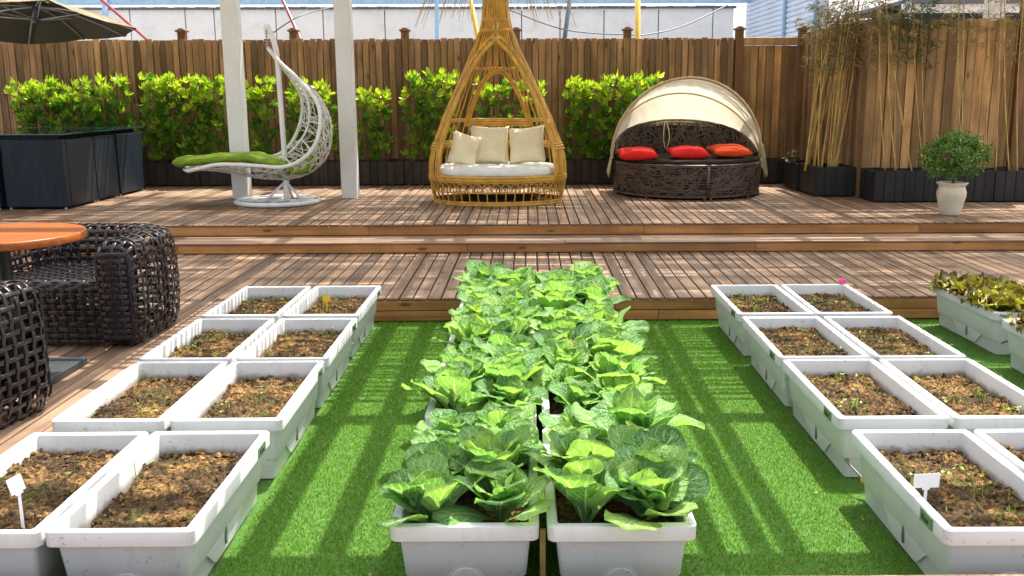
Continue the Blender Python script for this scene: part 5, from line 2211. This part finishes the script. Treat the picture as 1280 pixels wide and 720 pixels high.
# ------------------------------------------------------------------ potted tree
def potted_tree():
    b = ptz(1192, 270, Z2)
    X, Y = b.x, b.y + 0.08
    t = thing('flower_pot', 'cream glazed urn shaped flower pot near the front of the upper deck', 'pot', (X, Y, Z2))
    m = MB()
    m.lathe([(0.01, Z2 + 0.002), (0.085, Z2 + 0.002), (0.092, Z2 + 0.012), (0.094, Z2 + 0.05), (0.108, Z2 + 0.11), (0.122, Z2 + 0.165), (0.124, Z2 + 0.20), (0.113, Z2 + 0.235), (0.108, Z2 + 0.25), (0.118, Z2 + 0.268), (0.130, Z2 + 0.278), (0.130, Z2 + 0.286), (0.120, Z2 + 0.288), (0.108, Z2 + 0.27), (0.105, Z2 + 0.24)], 40, (X, Y, 0))
    m.build('body', M['pot'], t, smooth=True)
    m = MB()
    m.lathe([(0.106, Z2 + 0.252), (0.05, Z2 + 0.26), (0.001, Z2 + 0.262)], 24, (X, Y, 0))
    m.build('soil', M['box_soil'], t, smooth=True)
    cz = pt(1194, 196, Y).z
    t = thing('potted_tree', 'small round bushy green tree growing in the cream pot', 'tree', (X, Y, Z2 + 0.26))
    m = MB()
    r = random.Random(9)
    m.tube(smoothpath([(X, Y, Z2 + 0.25), (X + 0.012, Y, Z2 + 0.33), (X, Y + 0.01, cz - 0.05), (X, Y, cz + 0.08)], 10), [0.017, 0.016, 0.015, 0.014, 0.013, 0.012, 0.010, 0.008, 0.006, 0.004], 7)
    fol = MB()
    RX, RZ = 0.265, 0.215
    for k in range(60):
        a, e = r.uniform(0, 2 * PI), r.uniform(-0.9, 1.3)
        q = Vector((math.cos(a) * math.cos(e) * RX, math.sin(a) * math.cos(e) * RX, math.sin(e) * RZ)) * r.uniform(0.55, 0.9)
        m.tube([Vector((X, Y, cz - 0.10)), Vector((X, Y, cz)) + q * 0.5 + Vector((0, 0, 0.01)), Vector((X, Y, cz)) + q], [0.006, 0.004, 0.002], 4, cap=False)
    m.build('trunk', M['bark'], t, smooth=True)
    nclump = 130
    for k in range(nclump):
        a, e = r.uniform(0, 2 * PI), math.asin(r.uniform(-0.85, 1))
        rad = r.uniform(0.45, 1.0) ** 0.6 * (1 + 0.14 * math.sin(3 * a + 1) * math.cos(2 * e))
        c = Vector((X + math.cos(a) * math.cos(e) * RX * rad, Y + math.sin(a) * math.cos(e) * RX * rad, cz + math.sin(e) * RZ * rad))
        for j in range(30):
            p = c + Vector((r.gauss(0, 1), r.gauss(0, 1), r.gauss(0, 0.7))) * 0.026
            d = Vector((r.gauss(0, 1), r.gauss(0, 1), r.gauss(0.2, 0.7))).normalized()
            s = d.orthogonal().normalized()
            s = s * math.cos(r.uniform(0, 6)) + d.cross(s) * math.sin(r.uniform(0, 6))
            if s.length < 0.2:
                s = d.orthogonal()
            s.normalize()
            L, W = r.uniform(0.018, 0.032), r.uniform(0.007, 0.011)
            o = len(fol.v)
            fol.v += [tuple(z) for z in (p, p + d * L * 0.5 + s * W, p + d * L, p + d * L * 0.5 - s * W)]
            fol.f.append((o, o + 1, o + 2, o + 3))
    fol.build('crown', M['tree_leaf'], t)


potted_tree()

# ------------------------------------------------------------------ bamboo
def bamboo_plant(label, canes, leaf_n, seed, dry=True, fan=0.0):
    """canes: list of (px_bottom, px_top, py_top, depth)"""
    r = random.Random(seed)
    z0 = Z2 + 0.27
    p = [ptz(c[0], 230, z0) for c in canes]
    D0 = canes[0][3]
    x0 = sum(pt(c[0], 215, c[3]).x for c in canes) / len(canes)
    t = thing('bamboo_plant', label, 'bamboo', (x0, D0, z0), 0, 'bamboo plants along the right fence')
    fol = MB()
    for (pb, ptop, py, D) in canes:
        a = pt(pb, 213, D)
        a.z = z0 - 0.02
        e = pt(ptop, py, D + 0.1)
        bow = r.uniform(-0.04, 0.04)
        mid = a.lerp(e, 0.5) + Vector((bow, 0.02, 0))
        path = smoothpath([a, mid, e], 14)
        m = MB()
        rad = r.uniform(0.0048, 0.0085)
        m.tube(path, [rad * (1 - 0.03 * i) for i in range(14)], 6)
        for i in range(1, 13):
            if True:
                d = (path[i + 1] - path[i - 1]).normalized() * 0.004
                m.tube([path[i] - d, path[i] + d], rad * 1.25, 6)
        m.build('cane', M['bamboo'], t, smooth=True)
        # twigs and leaves in the upper part
        for k in range(int(leaf_n * 2.2)):
            f = r.uniform(0.35, 1.0) ** 0.45
            i = min(12, int(f * 13))
            q = path[i].lerp(path[i + 1], r.random())
            an = r.uniform(0, 2 * PI)
            dr = Vector((math.cos(an), math.sin(an) * 0.7, r.uniform(-0.1, 0.9))).normalized()
            L = r.uniform(0.08, 0.28) * (0.5 + 0.6 * f)
            e2 = q + dr * L
            if e2.y > YR - 0.02 and e2.x > XS:
                e2.y = YR - 0.03 - r.uniform(0, 0.1)
            if e2.x > XS - 0.03 and e2.y > YR:
                e2.x = XS - 0.05 - r.uniform(0, 0.1)
            fol.tube([q, q.lerp(e2, 0.5) + Vector((0, 0, 0.015)), e2], [0.002, 0.0016, 0.001], 3, cap=False)
            for j in range(r.randint(4, 8)):
                s = q.lerp(e2, r.uniform(0.4, 1.0))
                d = (dr + Vector((r.gauss(0, 0.6), r.gauss(0, 0.6), r.gauss(-0.5, 0.5)))).normalized()
                l, w_ = r.uniform(0.04, 0.085), r.uniform(0.004, 0.0065)
                sd_ = d.cross(Vector((r.gauss(0, 1), r.gauss(0, 1), 1))).normalized()
                o = len(fol.v)
                fol.v += [tuple(z) for z in (s, s + d * l * 0.35 + sd_ * w_, s + d * l - Vector((0, 0, l * 0.2)), s + d * l * 0.35 - sd_ * w_)]
                fol.f.append((o, o + 1, o + 2, o + 3))
    fol.build('foliage', M['dry_leaf'] if dry else M['bamboo_leaf'], t)
    return t


r = random.Random(77)
bamboo_plant('dense clump of yellow bamboo canes leaning to the right beside the corner', [(r.uniform(1005, 1028), r.uniform(1022, 1066), r.uniform(0, 40), r.uniform(10.0, 10.3)) for _ in range(20)], 6, 1)
bamboo_plant('bamboo clump whose thick yellow canes rise from the end of the side box', [(r.uniform(1034, 1052), r.uniform(1050, 1082), r.uniform(-10, 30), r.uniform(9.88, 10.05)) for _ in range(12)], 8, 2)
bamboo_plant('bamboo with two crossing canes and pale dry leaves left of the potted tree', [(1107, 1100, 0, 9.50), (1121, 1112, 20, 9.46), (1141, 1106, -5, 9.5), (1119, 1124, 10, 9.52)], 12, 3)
bamboo_plant('bamboo with dark green leaf tufts hanging just left of the potted tree', [(1155, 1142, -10, 9.44), (1158, 1152, 10, 9.5)], 30, 4, dry=False)
bamboo_plant('thin bamboo rising straight behind the crown of the potted tree', [(1202, 1205, -5, 9.5), (1206, 1199, 5, 9.48)], 10, 5)
bamboo_plant('bamboo of three thin canes right of the potted tree', [(1231, 1236, -10, 9.5), (1245, 1252, -10, 9.5), (1272, 1280, -5, 9.46), (1262, 1256, 0, 9.5)], 9, 6)

# small dry plant at the end of the side box
dp = pt(991, 200, 10.7)
t = thing('dry_plant', 'small dry brown seedling plant at the end of the black side box', 'plant', (dp.x, 10.7, Z2 + 0.27))
m, lf = MB(), MB()
for k in range(7):
    a = random.uniform(0, 2 * PI)
    e = Vector((dp.x + math.cos(a) * 0.12, 10.7 + math.sin(a) * 0.09, Z2 + random.uniform(0.33, 0.52)))
    s = Vector((dp.x, 10.7, Z2 + 0.26))
    m.tube([s, s.lerp(e, 0.6) + Vector((0, 0, 0.03)), e], 0.003, 4)
    for j in range(6):
        q = s.lerp(e, random.uniform(0.5, 1))
        d = Vector((random.gauss(0, 1), random.gauss(0, 1), random.gauss(0, 1))).normalized() * random.uniform(0.03, 0.05)
        w_ = d.orthogonal().normalized() * 0.010
        o = len(lf.v)
        lf.v += [tuple(z) for z in (q, q + d * 0.5 + w_, q + d, q + d * 0.5 - w_)]
        lf.f.append((o, o + 1, o + 2, o + 3))
m.build('stem', M['twig'], t)
lf.build('foliage', M['dry_leaf'], t)

# ------------------------------------------------------------------ buildings beyond the fence
YB = 16.0
zw = pt(640, 11, YB).z
t = thing('building', 'long white panel walled building beyond the board fence', 'building', (0, YB, 0))
m = MB()
pxs = [-40, 62, 163, 232, 268, 345, 404, 481, 546, 612, 652, 700, 755, 823, 891, 917]
xs = [pt(p, 30, YB).x for p in pxs]
for a, b in zip(xs[:-1], xs[1:]):
    m.box(a + 0.008, b - 0.008, YB, YB + 0.1, 0, zw)
m.build('wall', M['wall_white'], t, bevel=0.004, seg=1)
m = MB()
m.box(xs[0], xs[-1], YB + 0.03, YB + 0.12, 0, zw - 0.02)
m.build('wall_core', M['wall_seam'], t)
m = MB()
x = xs[0]
while x < xs[-1]:
    m.box(x, x + 0.10, YB - 0.05, YB + 0.14, zw, zw + 0.028 + random.uniform(0, 0.012))
    x += 0.112
m.build('coping', M['tile_dark'], t)

t = thing('steel_gantry', 'light blue steel roof frame above the white building', 'roof frame', (0, 15.6, 0))
m = MB()
zb0, zb1 = pt(640, 4.5, 15.6).z, pt(640, -6, 15.6).z
m.box(xs[0], xs[-1] + 0.3, 15.56, 15.64, zb0, zb1)
m.build('beam', M['blue_steel'], t)
for p in (132, 546, 990):
    m = MB()
    q = pt(p, 20, 15.5)
    m.box(q.x - 0.03, q.x + 0.03, 15.46, 15.55, 0, zb1)
    m.build('post', M['blue_steel'], t)
m = MB()
for k in range(22):
    x = xs[0] + (xs[-1] - xs[0]) * k / 21
    m.tube([(x, 15.6, zb1 - 0.02), (x + 0.25, 17.5, zb1 + 0.35)], 0.02, 5)
m.build('rafter', M['blue_steel'], t)

t = thing('clad_building', 'blue white corrugated metal building behind the fence corner', 'building', (3.6, 14, 0))
m = MB()
XB = 3.53
zc = 2.86
k = 0
z = 0.0
while z < zc:
    m.prism([(0, 0), (0.02, 0.012), (0.02, 0.055), (0, 0.067)], lambda a, b, d: (XB - a, d, z + b), 11.9, 15.9)
    z += 0.068
m.box(XB + 0.001, XB + 0.1, 11.9, 15.9, 0, zc)
m.build('cladding', M['blue_clad'], t)
m = MB()
m.box(XB - 0.06, XB - 0.025, 13.4, 13.48, 0, zc)
m.build('downpipe', M['blue_steel'], t)
m = MB()
m.box(XB - 0.06, XB - 0.025, 11.95, 12.03, 0, zc)
m.build('downpipe', M['blue_steel'], t)
m = MB()
m.box(XB - 0.08, XB + 0.14, 11.88, 15.92, zc, zc + 0.06)
m.build('coping', M['blue_steel'], t)

q0 = pt(1128, 12, 13.0)
t = thing('low_building', 'low grey roofed building showing a white fascia above the bamboo fence', 'building', (7.5, 13, 0))
m = MB()
m.box(q0.x, 12.0, 13.05, 15.5, 0, pt(1128, 15, 13).z)
m.build('wall', M['seam_dark'], t)
m = MB()
m.box(q0.x, 12.0, 12.98, 13.045, pt(1180, 16, 13).z, pt(1180, 5, 13).z)
m.build('fascia', M['wall_white'], t)
m = MB()
m.box(q0.x, 12.0, 12.9, 15.5, pt(1180, 5, 13).z + 0.002, pt(1180, 0, 13).z)
m.build('roof', M['tile_dark'], t)
m = MB()
p = pt(1135, 20, 12.6)
m.box(p.x - 0.03, p.x + 0.03, 12.57, 12.63, 0, 2.7)
tag(m.build('steel_post', M['white_paint'], bevel=0.004), 'slim white post standing behind the bamboo fence', 'post')

# poles and struts behind the fence
def pole(name, pa, pb, D, rad, mat, label, cat):
    a, b = pt(*pa, D), pt(*pb, D)
    d = (a - b)
    k = (0.0 - b.z) / d.z if abs(d.z) > 1e-6 else 1
    foot = b + d * k
    top = b + (b - a) * 0.5
    m = MB()
    m.tube([foot, top], rad, 10)
    tag(m.build(name, mat, smooth=True), label, cat)


pole('red_strut', (374, 46), (356, 6), 13.5, 0.022, M['red_paint'], 'slanting red strut behind the fence near the hanging chair', 'strut')
pole('red_strut', (182, 48), (134, 6), 13.8, 0.022, M['red_paint'], 'slanting red strut behind the tip of the brown parasol', 'strut')
pole('yellow_post', (797, 46), (797, 0), 13.0, 0.036, M['yellow_paint'], 'upright yellow post behind the fence right of the nest chair', 'post')
pole('yellow_strut', (597, 46), (589, 4), 13.0, 0.030, M['yellow_paint'], 'yellow strut just left of the nest chair tip', 'strut')
pole('steel_strut', (706, 47), (712, 2), 13.4, 0.032, M['steel_dark'], 'dark steel strut behind the fence beside the nest chair tip', 'strut')
for nm, lab, (a, c, b) in (('cable', 'dark cable sagging from the yellow post to the blue corner', ((797, 45), (850, 34), (910, 6))), ('cable', 'thin dark cable sagging between nest chair and yellow post', ((636, 12), (710, 38), (797, 44))),
                           ('cable', 'thin dark cable rising from the hanging chair stand to the right', ((340, 42), (375, 20), (420, 8)))):
    m = MB()
    m.tube(smoothpath([pt(*a, 13.02), pt(*c, 13.3), pt(*b, 14.0)], 16), 0.009, 5)
    tag(m.build(nm, M['steel_dark'], smooth=True), lab, 'cable')
